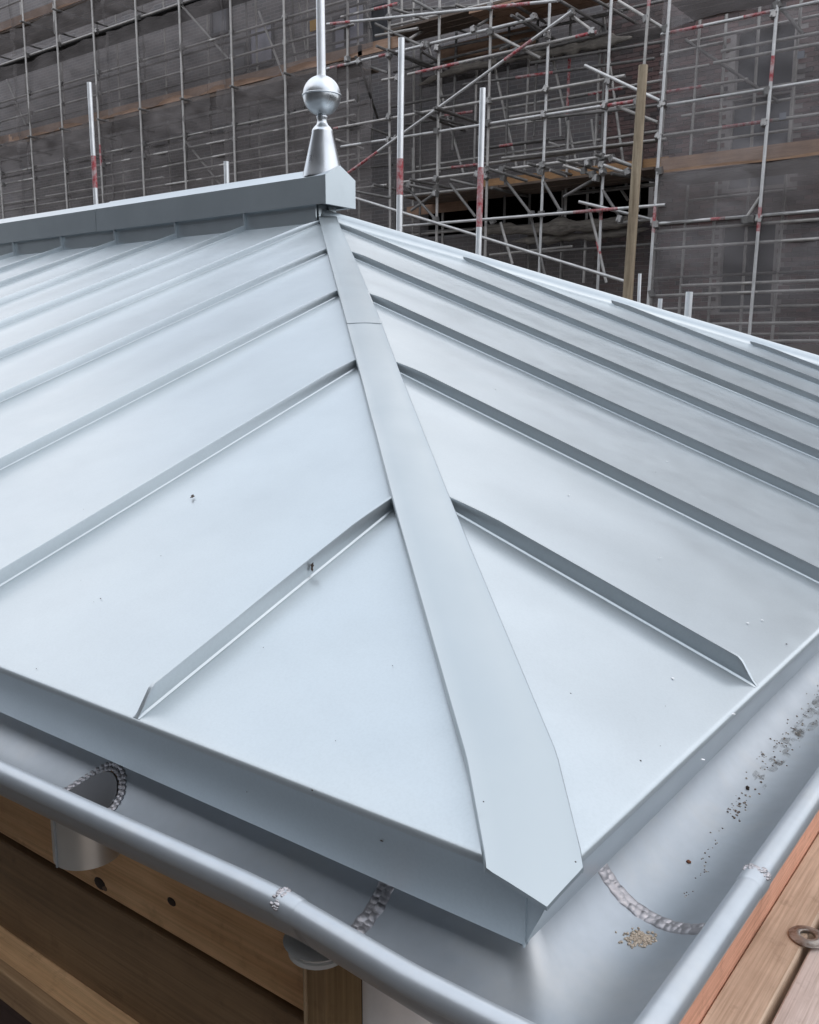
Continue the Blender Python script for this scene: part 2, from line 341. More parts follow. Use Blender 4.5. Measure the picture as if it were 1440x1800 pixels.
for k, (_, _, x, z) in enumerate(cand):
    jx, jy = rnd.uniform(-.002,.002), rnd.uniform(-.004,.003)
    if k < 300: link('brick', me_brick, bld, (x+jx, WY-.001+jy, z))
    else: rest.add([(v[0]+x+jx, v[1]+WY-.001+jy, v[2]+z) for v in bmesh_.v], bmesh_.f)
rest.build('brickwork', M_BRICK, bld, kind='stuff')

# ------------------------------------------------------------------ scaffolding
FY, RY = 13.1, 14.3
TR = .0245
coup = MB(); coup.box(-.040,.040,-.045,.045,-.048,.048); coup.box(-.058,-.036,-.018,.018,-.03,.03); coup.tube((.03,-.062,.02),(.03,.03,.02),.013,6); coup.tube((-.02,-.058,-.03),(-.02,.03,-.03),.013,6)
me_coup = coup.mesh('coupler', M_COUP)
def coupler(par, p, rz=0):
    o = link('coupler', me_coup, par, p); o.rotation_euler = (rnd.uniform(-.3,.3), rnd.uniform(-.5,.5), rz+rnd.uniform(-.3,.3)); return o
def tube(par, name, p, q, m=None, red=(), r=TR, hollow=False):
    a = MB(); a.tube(p, q, r, 10, hollow=hollow); o = a.build(name, m or M_TUBE, par, smooth=50)
    p, q = Vector(p), Vector(q)
    for t0, t1 in red:
        b_ = MB(); b_.tube(p.lerp(q, t0), p.lerp(q, t1), r*1.05, 10, caps=False); b_.build('paint_band', M_RED, o, smooth=50)
    return o
def tpx(par, name, x1, y1, x2, y2, Y=FY, m=None, red=(), Y2=None, hollow=False):
    return tube(par, name, at(x1, y1, Y), at(x2, y2, Y if Y2 is None else Y2), m, red, hollow=hollow)
def net(par, x0, x1, z0, z1, Y, m, nx=44, nz=22, sag=.12, bays=4, seed=0, amp=.085, topsag=.03, label=None):
    P = []
    for j in range(nz+1):
        v = j/nz; row = []
        for i in range(nx+1):
            u = i/nx; x = x0+(x1-x0)*u; s = abs(math.sin(math.pi*u*bays))
            zb = z0+sag*s*(.6+.4*noise.noise(Vector((x*.7, seed, 0)))); zt = z1-topsag*s
            z = zb+(zt-zb)*v
            y = Y+amp*noise.noise(Vector((x*1.1, z*.9, seed)))+.6*amp*noise.noise(Vector((x*3.1, z*2.2, seed+5)))+.9*amp*(.5-abs(noise.noise(Vector((x*1.4+z*2.1, z*1.3-x*.4, seed+11)))))-.04*math.sin(math.pi*v)
            row.append((x, y, z))
        P.append(row)
    a = MB(); a.grid(P); return a.build('netting', m, par, smooth=True, label=label)
def planks(par, x0, x1, z, ys, m, name='deck_board', L=3.9, w=.215, th=.038):
    for y in ys:
        x = x0-rnd.uniform(0, 1.5)
        while x < x1:
            e = min(x+L-.012, x1+rnd.uniform(0,.15)); a = MB(); dz = rnd.uniform(-.006,.006)
            if e-max(x, x0) > .3: a.box(max(x, x0), e, y, y+w, z+dz, z+th+dz); a.build(name, m, par)
            x += L
def toe(par, x0, x1, z, Y, m=None, h=.19, L=3.9, off=0.0):
    x = x0-off
    while x < x1:
        a = MB(); dz = rnd.uniform(-.012,.012); a.box(max(x, x0), min(x+L-.01, x1), Y, Y+.032, z+dz, z+h+dz); a.build('toe_board', m or M_TOE, par); x += L

# --- left, fully netted
SL = thing('scaffold', 'long netted scaffold with brown toe boards left of the ball finial', 'scaffold', (-18, FY, -3.6), 'scaffolds in front of the brick building')
XL = [-26.4, -24.9, -23.4, -21.88, -20.51, -19.01, -17.48, -16.07, -14.53, -13.04]
for i, x in enumerate(XL):
    tube(SL, 'standard', (x+rnd.uniform(-.01,.01), FY-.10, -3.6), (x+rnd.uniform(-.06,.06), FY-.10, 9.6), M_TUBE, ((.62,.655),) if i in (5,) else ())
for x in (-24.1, -22.35, -20.0, -18.2, -16.7, -15.1, -13.6, -12.3):
    tube(SL, 'standard', (x, RY, -3.6), (x+rnd.uniform(-.05,.05), RY, 9.6), M_TUBE)
ZL = [(3.95,0), (4.14,1), (4.36,1), (4.61,0), (4.88,0), (6.17,0), (6.62,0), (7.50,0), (8.80,0), (9.25,0), (3.3,1), (2.7,0)]
for z, broken in ZL:
    if not broken:
        tube(SL, 'ledger', (-27, FY, z+rnd.uniform(-.03,.03)), (-11.35, FY, z+rnd.uniform(-.02,.02)), M_TUBE)
    else:
        x = -27
        while x < -12.5:
            e = x+rnd.uniform(3, 5.5); tube(SL, 'ledger', (x, FY+.01, z+rnd.uniform(-.03,.03)), (min(e, -11.5), FY+.01, z+rnd.uniform(-.03,.03)), M_TUBE); x = e+rnd.uniform(.2,.8)
    if z in (4.88, 7.50, 6.17, 6.62, 4.61):
        for x in XL[2:]: coupler(SL, (x, FY-.05, z))
for x in (-21.2,-19.3,-17.9,-15.7,-14.3,-12.8): tube(SL, 'standard', (x, RY+.3, -3.6), (x+rnd.uniform(-.08,.08), RY+.3, 9.0), M_TUBED)
for z in (4.40, 6.4, 7.0, 5.60, 5.15, 4.72, 3.7, 7.9): tube(SL, 'rear_ledger', (-26, RY-.05, z), (-12.0, RY-.05, z), M_TUBED)
for z in (5.60, 8.24, 2.95):
    for x in XL[1:]: tube(SL, 'transom', (x+.12, FY-.25, z-.04), (x+.12, RY+.15, z-.04), M_TUBED)
planks(SL, -26.5, -11.6, 5.62, (FY+.06, FY+.30, FY+.54, FY+.78), M_TOED); planks(SL, -26.5, -11.6, 8.26, (FY+.06, FY+.30, FY+.54, FY+.78), M_TOED)
planks(SL, -26.5, -11.6, 7.50, (FY+.08, FY+.32, FY+.56), M_DARK, name='deck_board', L=3.2); toe(SL, -26, -11.3, 5.545, FY+.05, M_TOED, h=.08, L=2.9)  # near-black boards and a dark strip added as shade in the slots
toe(SL, -26, -11.2, 5.635, FY+.03, off=1.1); toe(SL, -26, -12, 8.30, FY+.03, h=.2)
for a in ((318,8,412,115), (320,240,392,330), (12,140,46,220), (455,20,505,150)): tpx(SL, 'brace', *a, Y=FY+.05, m=M_TUBE)
tpx(SL, 'brace', 525, 140, 553, 260, RY, M_TUBE); tpx(SL, 'brace', 507, 40, 522, 110, RY, M_TUBE); tpx(SL, 'brace', 525, 5, 540, 100, RY, M_TUBE); tpx(SL, 'brace', 94, 4, 97, 60, FY-.05, M_TUBE)
for k, (z0, z1, s) in enumerate(((2.2, 4.86, .10), (4.92, 5.56, .05), (5.60, 7.42, .16), (7.55, 8.2, .16), (8.25, 9.6, .1))):
    for i in range(4):
        x0 = -26.4+i*3.85; net(SL, x0, x0+3.85+.1, z0+rnd.uniform(-.03,.03), z1+rnd.uniform(-.02,.05), FY-.05-.012*(i % 2), M_NET, sag=s, bays=2.6, seed=k*7+i, topsag=.05)
for i in range(4):                       # dustier, doubled sheets hung below the boarded lift
    x0 = -25.5+i*3.5; net(SL, x0, x0+3.3, 4.90+rnd.uniform(-.1,.1), 5.62, FY-.075, M_NET, sag=-.18, bays=1.3, seed=40+i, topsag=.05)

# --- open tower in the middle
SM = thing('scaffold', 'open tube scaffold tower without netting beside the old timber pole', 'scaffold', (-8.5, FY, -3.6), 'scaffolds in front of the brick building')
def std(px0, py0, px1, py1, Y=FY, m=None, red=(), low=None):
    p, q = at(px0, py0, Y), at(px1, py1, Y)
    d = (p-q); top = p+d*(.10 if py0 < 20 else 0); bot = q-d*.25 if low is None else q
    return tube(SM, 'standard', bot, top, m, red)
std(611,0,612,300); std(684,0,686,400); std(773,0,767.5,430); std(864,0,853,450); std(967,0,948,480, m=M_TUBEW); std(1075,0,1051,500, m=M_TUBEW, red=((.36,.385),)); std(1141,0,1118,320, FY-.1, M_TUBE, ((.90,.935),))
for a in ((727,9,728,330), (776,82,773,303), (841,0,834,290), (934,0,922,300), (1005,0,986,495), (1057,40,1043,340), (648,30,655,250), (1033.6,327,1026,497), (932,334,929,474), (694,317,694,410), (726,260,726,420), (779,350,778,431), (991,300,986,495)):
    std(*a, Y=RY, m=M_TUBE if rnd.random() < .6 else M_TUBED, red=((.55,.75),) if a[0] == 1005 else (), low=1)
MT = [  # x1, y1, x2, y2, plane, material, painted stretches
 (575,42.5,980,1,FY-.12,M_TUBEW,((.02,.12),(.75,.90))), (575,121,945,31,FY-.05,M_TUBEW,((.02,.10),(.28,.34))), (717,131,1050,56,FY-.05,M_TUBE,((.05,.30),(.90,1.0))),
 (587,226,1099,133,FY-.05,M_TUBE,((.0,.02),)), (862,195,1165,141,RY,M_TUBE,()), (600,258,1120,177,FY-.06,M_TUBEW,((.90,1.0),)), (862,226,1118,184,RY,M_TUBE,()), (733,294,1160,230,RY,M_TUBE,()),
 (710,320,1075,274,FY-.05,M_TUBE,()), (625,332,681,325,FY,M_TUBE,()), (710,345,850,329,FY+.3,M_TUBE,()), (700,398,1170,360,FY-.12,M_TUBEW,((.70,.85),)), (672,141,698,136,FY,M_TUBE,()),
 (724,413,840,402,RY,M_TUBE,()), (600,285,690,268,RY,M_TUBE,()), (700,222,800,205,RY,M_TUBED,()), (770,205,832,196,RY,M_TUBE,((.2,1.0),)), (660,63,735,50,FY,M_TUBE,()), (600,30,700,6,FY,M_TUBE,((.6,1.0),)),
 (860,400,1150,385,RY,M_TUBED,()), (690,410,1120,388,RY,M_TUBED,()), (596,300,690,290,RY,M_TUBED,()), (860,260,1000,243,RY,M_TUBED,()), (700,18,960,2,RY,M_TUBED,()), (1000,172,1120,150,RY,M_TUBED,((.3,.8),))]
for x1,y1,x2,y2,Y,m_,red in MT: tpx(SM, 'ledger', x1,y1,x2,y2,Y,m_,red, hollow=True)
MD = [
 (611,305,1005,20,FY-.16,FY-.16,M_TUBEW,((0,.16),(.74,.85))), (625,348,1110,498,FY-.2,FY-.2,M_TUBEW,()), (719,69,760,44,FY,RY,M_TUBE,()), (625,101,683,73,FY,RY,M_TUBED,()), (632,111,681,128,FY,FY,M_TUBED,()),
 (632,111,664,208,FY,RY,M_TUBED,()), (660,42,744,82,FY,FY,M_TUBED,()), (726,0,768,22.6,FY,FY,M_TUBED,()), (752,78,815,305,RY,RY,M_TUBE,()), (866,102,908,292,RY,RY,M_TUBE,()), (968,87,1015,294,RY,RY,M_TUBE,()),
 (1061,30,1102,332,RY,RY,M_TUBE,()), (1087,2,1172,53,FY,FY,M_TUBE,()), (1028,115,1160,177,FY-.1,FY-.1,M_TUBEW,()), (1085,187.5,1156,215,FY,FY,M_TUBE,()), (1005,28,1041,54,FY,FY,M_TUBE,()), (866,59,950,102,FY,FY,M_TUBE,()),
 (880,306,934,377,FY,FY,M_TUBED,()), (956,320,986,372,FY,FY,M_TUBED,()), (991,346,1048,313,FY,FY,M_TUBED,()), (1059,334,1090,382,FY,FY,M_TUBED,()), (1036,367,1052,429,FY,FY,M_TUBE,()), (1050,425,1066,497,FY,FY,M_TUBE,((0,.3),)), (880,391,901,464,FY,FY,M_TUBE,()),
 (934,382,958,483,FY,FY,M_TUBED,()), (712,325,766,386,FY,FY,M_TUBED,()), (723,370,766,339,FY,FY,M_TUBED,()), (791,323,836,381,FY,FY,M_TUBED,()), (859,297,927,318,FY-.3,FY+.2,M_TUBED,()), (967,299,994,309,FY-.3,FY,M_TUBED,()), (990,291,1036,305,FY-.3,FY,M_TUBE,()),
 (1060,290,1104,305,FY-.3,FY,M_TUBEW,()), (1076,278,1113,292,FY-.3,FY,M_TUBEW,()), (719,325,762,334,FY-.3,FY,M_TUBED,()), (791,316,838,327,FY-.3,FY,M_TUBED,()), (627,337,687,348,FY-.3,FY,M_TUBED,()), (1017,354.5,1150,387,FY-.25,FY+.2,M_TUBEW,()),
 (864,330,927,345,FY,RY,M_TUBED,()), (1075,305,1155,318,FY,RY,M_TUBED,()), (690,15,830,60,FY,RY,M_TUBED,()), (800,8,905,45,FY,RY,M_TUBED,()), (840,45,900,10,FY,RY,M_TUBED,()), (900,6,960,40,FY,RY,M_TUBED,()), (740,90,800,125,FY,RY,M_TUBED,()), (880,86,930,66,FY,RY,M_TUBED,()),
 (600,205,690,240,FY+.2,RY,M_TUBED,()), (590,245,640,262,FY-.1,FY+.3,M_TUBE,()), (1040,210,1046,262,RY,RY,M_TUBE,()), (984,206,986,240,RY,RY,M_TUBE,()), (965,250,985,258,RY,RY,M_TUBE,()), (1090,330,1104,352,RY,RY,M_TUBE,()), (640,10,652,50,RY,RY,M_TUBED,())]
for x1,y1,x2,y2,Y,Y2,m_,red in MD: tpx(SM, 'brace', x1,y1,x2,y2,Y,m_,red,Y2, hollow=m_ is M_TUBEW)
for k in range(9):
    x = -11.2+.62*k+rnd.uniform(-.12,.12); tube(SM, 'standard', (x, RY+rnd.uniform(-.25,.05), rnd.choice((-3.6,-3.6,2.6,4.0))), (x+rnd.uniform(-.05,.05), RY-.1, rnd.choice((4.2,5.6,6.9,6.9))), M_TUBED if k % 3 else M_TUBE)
for k in range(22):
    z = rnd.choice((2.1,2.4,3.0,3.65,3.98,4.2,4.35,4.62,4.95,5.15,5.4,5.6,5.75,6.1,6.3)); x0 = rnd.uniform(-11.4,-7.4); tube(SM, 'ledger', (x0, RY-rnd.uniform(0,.5), z+rnd.uniform(-.05,.05)), (min(-5.8, x0+rnd.uniform(1.2,4.2)), RY-rnd.uniform(0,.3), z+rnd.uniform(-.05,.05)), rnd.choice((M_TUBED,M_TUBED,M_TUBE)), ((.3,.5),) if k % 6 == 0 else ())
for k in range(16):
    x = rnd.uniform(-11.2,-6.2); z = rnd.choice((3.3,4.4,5.5,5.55,5.6)); tube(SM, 'transom', (x, FY-.3, z), (x+rnd.uniform(-.1,.1), RY+.2, z+rnd.uniform(-.05,.05)), M_TUBED)
for x, y in ((611,42),(611,104),(684,30),(684,97),(684,205),(684,246),(769,85),(772,20),(769,194),(768,230),(767,314),(767,330),(862,12),(862,55),(860,177),(858,216),(855,298),(855,310),(962,62),(960,157),(957,202),(954,290),(952,302),(952,376),(950,300),
             (1070,142),(1064,186),(1058,276),(1058,290),(1055,367),(1060,302),(1034,287),(1026,300),(1005,22),(1041,56),(1137,33),(1130,170),(882,298),(885,312),(1076,278),(1042,306),(935,377),(986,372),(1090,385),(720,325),(766,340),(840,306),(1104,302),(1150,388),(700,137),(632,108),(745,80),(752,78),(833,52),(939,30),(908,90),(697,244),(766,386),(1048,313),(866,388),(1120,178)):
    coupler(SM, at(x, y, FY-.07))
planks(SM, -9.0, -6.6, 5.93, (FY+.2, FY+.44, FY+.68, FY+.92), M_TOE, L=1.3); planks(SM, -10.9, -7.0, 6.02, (FY+.3, FY+.54, FY+.78), M_TOED, L=2.4); toe(SM, -10.3, -8.2, 5.55, RY-.1, h=.3, L=1.1)
planks(SM, -10.4, -5.75, 3.10, (FY+.3, FY+.54, FY+.78, FY+1.02), M_TOED, L=2.4)
toe(SM, -9.25, -5.75, 3.24, RY-.1, wood('orange_board', (.34,.185,.085), (.46,.27,.13), 0), h=.17, L=2.4); toe(SM, -11.3, -10.3, 5.62, FY+.03)
toe(SM, -11.0, -9.6, 2.94, RY-.1, h=.17, L=1.9)
def roll(par, pts, r, Y, seed):         # netting gathered into a sagging roll
    P = []; n = 12; K = 40; ctr = [at(x, y, Y) for x, y in pts]
    for k in range(K+1):
        s = k/K*(len(ctr)-1); i = min(int(s), len(ctr)-2); c = ctr[i].lerp(ctr[i+1], s-i); rr = r*(.75+.7*noise.noise(Vector((k*.23, seed, 0))))
        rr *= min(1, .15+6*min(k, K-k)/K)
        P.append([(c.x+.02*math.sin(k), c.y+rr*.6*math.cos(2*math.pi*j/n)*(1+.3*noise.noise(Vector((k*.5, j, seed)))), c.z+rr*math.sin(2*math.pi*j/n)*(1+.35*noise.noise(Vector((k*.5, j*1.7, seed+3))))) for j in range(n+1)])
    a = MB(); a.grid(P); a.build('rolled_netting', M_NETB, par, smooth=True)
roll(SM, [(735,150),(800,122),(862,112),(905,100),(945,96)], .09, RY-.2, 1); roll(SM, [(915,100),(960,92),(1010,82),(1048,76),(1110,66)], .14, RY-.2, 2)
roll(SM, [(838,405),(880,402),(935,404),(990,398),(1045,396),(1110,388),(1150,384)], .14, RY-.2, 5); roll(SM, [(900,425),(980,418),(1060,412),(1140,402)], .10, RY-.1, 9)
for i, (a, b_, c_, d_) in enumerate(((-11.2,-9.4,4.95,5.9), (-11.4,-9.3,3.4,4.9), (-11.3,-9.0,0.8,2.5), (-9.4,-5.9,1.0,2.3))):
    net(SM, a, b_, c_, d_, RY+.12, M_NET, sag=.15, bays=1.5, seed=70+i, nx=30)
net(SM, -9.5, -5.7, 5.1, 6.4, RY+.12, M_NET, sag=.3, bays=1.5, seed=90)

# --- right, netted
SR = thing('scaffold', 'netted scaffold with one long toe board right of the old timber pole', 'scaffold', (-4, FY, -3.6), 'scaffolds in front of the brick building')
def stdr(px0, py0, px1, py1, Y=FY, m=None, red=()):
    p, q = at(px0, py0, Y), at(px1, py1, Y); d = p-q; return tube(SR, 'standard', q-d*.5, p+d*(.12 if py0 < 60 else 0), m, red)
stdr(1174,50,1139,540, FY-.12, M_TUBEW, ((.48,.54),)); stdr(1367.5,0,1316.5,598, FY-.12, M_TUBEW, ((.515,.56),(.785,.83)))
stdr(1540,0,1490,600, FY-.12, M_TUBE)
for a in ((1232,20,1193,560), (1406,34,1357,598), (1176,60,1144,540)): stdr(*a, Y=RY, m=M_TUBE)
def hor(z, Y=FY, x0=-5.5, x1=1.5, m=M_TUBE, red=(), name='ledger'): return tube(SR, name, (x0, Y, z+rnd.uniform(-.015,.015)), (x1, Y, z+rnd.uniform(-.015,.015)), m, red)
hor(4.90, m=M_TUBEW, red=((.02,.09),(.17,.22))); hor(4.52, x0=-4.6); hor(4.37, x0=-4.7); hor(3.92, m=M_TUBEW); hor(3.48, red=((.14,.24),)); hor(2.235, m=M_TUBEW, red=((.13,.16),), Y=FY-.06)
hor(2.12); hor(1.88); hor(1.33, x0=-5.0); hor(1.20, m=M_TUBE); hor(.77, x0=-5.0); hor(.51, m=M_TUBE)
for z, x0, x1 in ((5.0,-6.0,-5.0), (4.72,-6.0,-5.2), (4.42,-6.0,-4.6), (3.75,-6.0,-5.0), (3.28,-6,-4.9), (2.4,-6,1), (1.55,-6,1)): hor(z, RY, x0, x1, M_TUBE if x1 < 0 else M_TUBED, ((.0,.5),) if z == 4.42 else (), 'rear_ledger')
toe(SR, -5.40, 2.0, 2.965, FY-.02, wood('new_toe_board', (.40,.25,.165), (.50,.325,.22), 0), h=.212, off=.9)
planks(SR, -5.4, 2.0, 2.93, (FY+.06, FY+.30, FY+.54, FY+.78), M_TOED); planks(SR, -5.4, 2.0, 5.32, (FY+.06, FY+.30, FY+.54, FY+.78), M_TOED)
tpx(SR, 'brace', 1368, 8, 1412, 60, FY+.1, M_TUBED); tpx(SR, 'brace', 1336, 347, 1312, 383, FY-.1, M_TUBE); tpx(SR, 'brace', 1205, 70, 1370, 180, RY, M_TUBED)
for z in (5.15, 4.05, 3.62, 1.05, .62, 2.75): hor(z, RY+.1, rnd.uniform(-5.9,-5.2), rnd.uniform(-4.2, 1), M_TUBE, name='rear_ledger')
for x in (-5.1,-4.55,-3.1,-2.6): tube(SR, 'standard', (x, RY+.25, -3.6), (x+rnd.uniform(-.04,.04), RY+.25, 6.4), M_TUBE)
for x, y in ((1367,8),(1362,26),(1350,160),(1345,216),(1170,50),(1166,183),(1158,240),(1335,385),(1322,384),(1310,386),(1153,395),(1146,515),(1160,300)): coupler(SR, at(x, y, FY-.10))
for a, b_ in ((1408,96),(1376,204)):     # pale tape squares on the net
    p = at(a, b_, FY-.09); q = MB(); q.box(p.x-.045, p.x+.045, p.y, p.y+.004, p.z-.045, p.z+.045); q.build('net_tie_patch', M_PANEL, SR)
for k, (z0, z1, s) in enumerate(((-1.0, 2.20, .02), (2.25, 2.98, -.05), (2.98, 3.90, .03), (3.92, 4.88, .03), (4.90, 6.8, .14))):
    for i in range(2):
        x0 = -5.46+i*3.4; net(SR, x0, x0+3.45, z0, z1, FY-.055-.012*i, M_NETR, sag=s, bays=2, seed=20+k*3+i, topsag=.02, nz=30)
net(SR, -5.46, -2.0, 2.20, 2.95, FY-.085, M_NET, sag=.10, bays=1.5, seed=33)

# ------------------------------------------------------------------ loose poles between the roof and the scaffold
def pole(px, py, py2, px2, Y, label, red=None, m=None, r=.0245):
    p, q = at(px, py, Y), at(px2, py2, Y); d = (q-p).normalized(); q2 = q+d*(q.z+3.6)/max(.05, -d.z)
    a = MB(); a.tube(q2, p, r, 16, hollow=True); o = a.build('scaffold_pole', m or M_WPOLE, None, smooth=50); tag(o, label, 'pole', 'scaffold poles standing behind the roof')
    if red:
        b_ = MB(); f = lambda y: p.lerp(q, (y-py)/(py2-py)); b_.tube(f(red[0]), f(red[1]), r*1.03, 16, caps=False); b_.build('paint_band', M_RED, o, smooth=50)
pole(706,67,410,702, 5.9, 'pale tube with short red band standing behind the roof, nearest the finial', (276,341), r=.027)
pole(849,155,450,841, 5.9, 'pale tube with long red band at mid height behind the right hip', (292,398), r=.024)
pole(157,145,355,169, 5.9, 'white tube with dark red lower part behind the left ridge capping', (273,330), r=.026)
pole(398,284,325,399, 5.9, 'short grey tube top just showing over the ridge capping', r=.026)
pole(1212,513,568,1208, 5.9, 'thick pale square-topped tube rising over the right hip end', r=.025)
pole(1161,525,555,1159, 5.9, 'short pale tube top between timber pole and thick tube', r=.016)
pole(1125,481,530,1123, 6.5, 'thin pale tube end just right of the timber pole base', r=.013)
p, q = at(1131,115,8.0), at(1103,528,8.0); d = (q-p).normalized(); q2 = q+d*((q.z+3.6)/-d.z)
a = MB(); a.tube(q2, p, .062, 20, r2=.043); o = a.build('timber_pole', M_TIMB, None, smooth=50); tag(o, 'tall weathered brown timber pole standing between roof and scaffold tower', 'pole')

# ------------------------------------------------------------------ zinc roof
ROOF = thing('zinc_roof', 'pale blue grey standing seam zinc hip roof', 'roof', (-WR, WR, 0))
AL = 8.6                                  # length of the left slope along its eave
def topA(a): return min(a, WR-.072)
def topB(a): return max(0, min(a, 2*WR-a))
RRF = .009
def tray(mp, a0, a1, top, seed, name='roof_tray'):
    na = 16; P = []
    zc = T*RRF-RRF/CT                    # centre of the rolled eave edge
    for i in range(na+1):
        a = a0+(a1-a0)*i/na; tp = top(a); row = []
        base = (.0 if mp is mapA else FB)
        angs = [math.radians(x) for x in (90, 70, 50, 35)]
        phi0 = math.atan(T)
        for th in angs:
            ang = phi0+(math.radians(90)-phi0)*(math.degrees(th)-20.6)/(90-20.6) if False else th
            s_, z_ = RRF-RRF*math.sin(ang), zc+RRF*math.cos(ang)
            row.append(mp(a, s_, z_))
        s0 = RRF-ST*RRF; ns = 34
        for j in range(ns+1):
            v = j/ns; s_ = s0+(max(tp, s0+1e-4)-s0)*v; u = i/na
            edge = math.sin(math.pi*u)**.5 if 0 < u < 1 else 0
            w = .0034*noise.noise(Vector((a*3.2, s_*1.5, seed)))+.0016*noise.noise(Vector((a*7, s_*3.6, seed+9)))
            e2 = min(1, v*6)*min(1, (1-v)*6+.05)
            row.append(mp(a, s_, T*s_+w*edge*e2))
        P.append(row)
    g = MB(); g.grid(P); return g.build(name, M_ZINC, ROOF, smooth=60)
S0, SP = .5208, .5
ka = [0]+[S0+SP*k for k in range(17)]; ka = [x for x in ka if x <= AL]
for k in range(len(ka)-1): tray(mapA, ka[k], ka[k+1], topA, k)
kb = [0]+[S0+SP*k for k in range(10)]+[2*WR]
for k in range(len(kb)-1): tray(mapB, kb[k], kb[k+1], topB, 30+k)
# far slope (turned away)
for k in range(len(ka)-1):
    g = MB(); P = []
    for i in range(5):
        a = ka[k]+(ka[k+1]-ka[k])*i/4; P.append([(-a, 2*WR-topA(a)*j/6, T*topA(a)*j/6) for j in range(7)])
    g.grid(P); g.build('roof_tray', M_ZINC, ROOF, smooth=True)
# standing seams
HS = .0235
SEC = [(-.0058,.0002),(-.0030,.0022),(-.0032,.93),(-.0026,1.0),(.0026,1.0),(.0032,.93),(.0030,.0022),(.0058,.0002)]
def seam(mp, a, s_end, hip, seed, riser=False):
    nA = np.array(mp(0, -ST, CT)); P = []
    ss = [.0035, .010, .020, .030, .036]+list(np.linspace(.06, max(.08, s_end-.16), 40))+[s_end-.13, s_end-.10, s_end-.07, s_end-.045, s_end-.02, s_end]
    ss = sorted(x for x in ss if .003 < x <= s_end)
    for s_ in ss:
        h = HS*min(1, max(.03, (s_-.0035)/.030))
        if hip:
            d = s_end-s_; h *= .60+.40*min(1, max(0, (d-.01)/.11))**.8
        wob = .0022*noise.noise(Vector((s_*2.3, a, seed)))+.0008*noise.noise(Vector((s_*9, a, seed)))
        lean = .0035*noise.noise(Vector((s_*1.7, a+4, seed)))
        row = []
        for o_, hh in SEC:
            hv = h*hh if hh > .5 else min(hh, h*.5); k = 1 if hh <= .5 else 1
            aa = a+o_+wob*(1 if hh > .5 else .4)+(lean*(h/HS) if hh > .5 else 0)
            base = np.array(mp(aa, s_, T*s_)); row.append(tuple(base+nA*hv))
        P.append(row)
    g = MB(); g.grid(P); n = len(SEC)
    g.add(P[0], [tuple(range(n))]); g.add(P[-1], [tuple(reversed(range(n)))])
    if riser:
        x, y, z = mp(a, s_end, T*s_end); g.box(x-.0035, x+.0035, y-.016, y+.004, z-.005, z+.075)
    return g.build('standing_seam', M_ZINC, ROOF, smooth=40)
for k, a in enumerate(ka[1:-1]):
    hip = a < WR-.05; seam(mapA, a, a-.012 if hip else WR-.079, hip, k, not hip)
for k, a in enumerate(kb[1:-1]): seam(mapB, a, topB(a)-.012, True, 50+k)
# fascias with a hemmed foot
def strip(mp, pts, a0, a1, name, n=60, wob=.0012, seed=0, m=None, lift=None):
    P = []
    for i in range(n+1):
        a = a0+(a1-a0)*i/n; row = []
        for j, (s_, z_) in enumerate(pts):
            w = wob*noise.noise(Vector((a*2.4, j*.4, seed)))*(1 if 0 < j < len(pts) else .2)
            row.append(mp(a, s_+(w if j else 0), z_))
        P.append(row)
    g = MB(); g.grid(P); return g.build(name, m or M_ZINC, ROOF, smooth=35)
zc = T*RRF-RRF/CT
strip(mapA, [(0, zc), (0, -.02), (0, -.035), (0, -.05), (0, -HF), (.003, -HF-.0015), (.012, -HF+.002)], FB, AL, 'eave_fascia', seed=1)
strip(mapB, [(0, zc), (.003, -.016), (.010, -.033), (.0165, -.048), (FB, -HF), (FB+.003, -HF-.0015), (FB+.012, -HF+.002)], 0, 2*WR, 'eave_fascia', seed=2)
g = MB(); g.add([(-FB, .0004, -HF), (-FB, .0004, zc), (-FB*.5, .0004, zc), (0, .0004, zc), (-.0031, .0004, -.016), (-.010, .0004, -.033), (-.0165, .0004, -.048)], [(0,1,2,3,4,5,6)])
g.build('corner_lap', M_ZINC, ROOF); g = MB(); g.box(-FB-.0008, -FB+.0006, -.0016, .0006, -HF-.001, zc); g.build('corner_fold', M_ZINC, ROOF)
# hip capping
HV = np.array([-1, 1, T]); HV = HV/np.linalg.norm(HV); EV = np.array([1, 1, 0])/math.sqrt(2); NH = np.array([T, -T, 2.0]); NH = NH/np.linalg.norm(NH)
def hipP(L, e, off):                     # L: plan distance from the corner, e: across, off: above the hip line
    P = np.array([-L/math.sqrt(2), L/math.sqrt(2), T*L/math.sqrt(2)])+EV*e+NH*off; return tuple(P)
TAB = [(-.04,-.049,.029), (0,-.0485,.029), (.13,-.0425,.0405), (.62,-.0437,.040), (1.3,-.0385,.0455), (1.7,-.0360,.0520), (2.6,-.0310,.0560), (3.3,-.0250,.0540), (3.75,-.0200,.0600)]
def edges(L):
    for i in range(len(TAB)-1):
        if TAB[i][0] <= L <= TAB[i+1][0]:
            k = (L-TAB[i][0])/(TAB[i+1][0]-TAB[i][0]); return TAB[i][1]+k*(TAB[i+1][1]-TAB[i][1]), TAB[i][2]+k*(TAB[i+1][2]-TAB[i][2])
    return TAB[-1][1:]
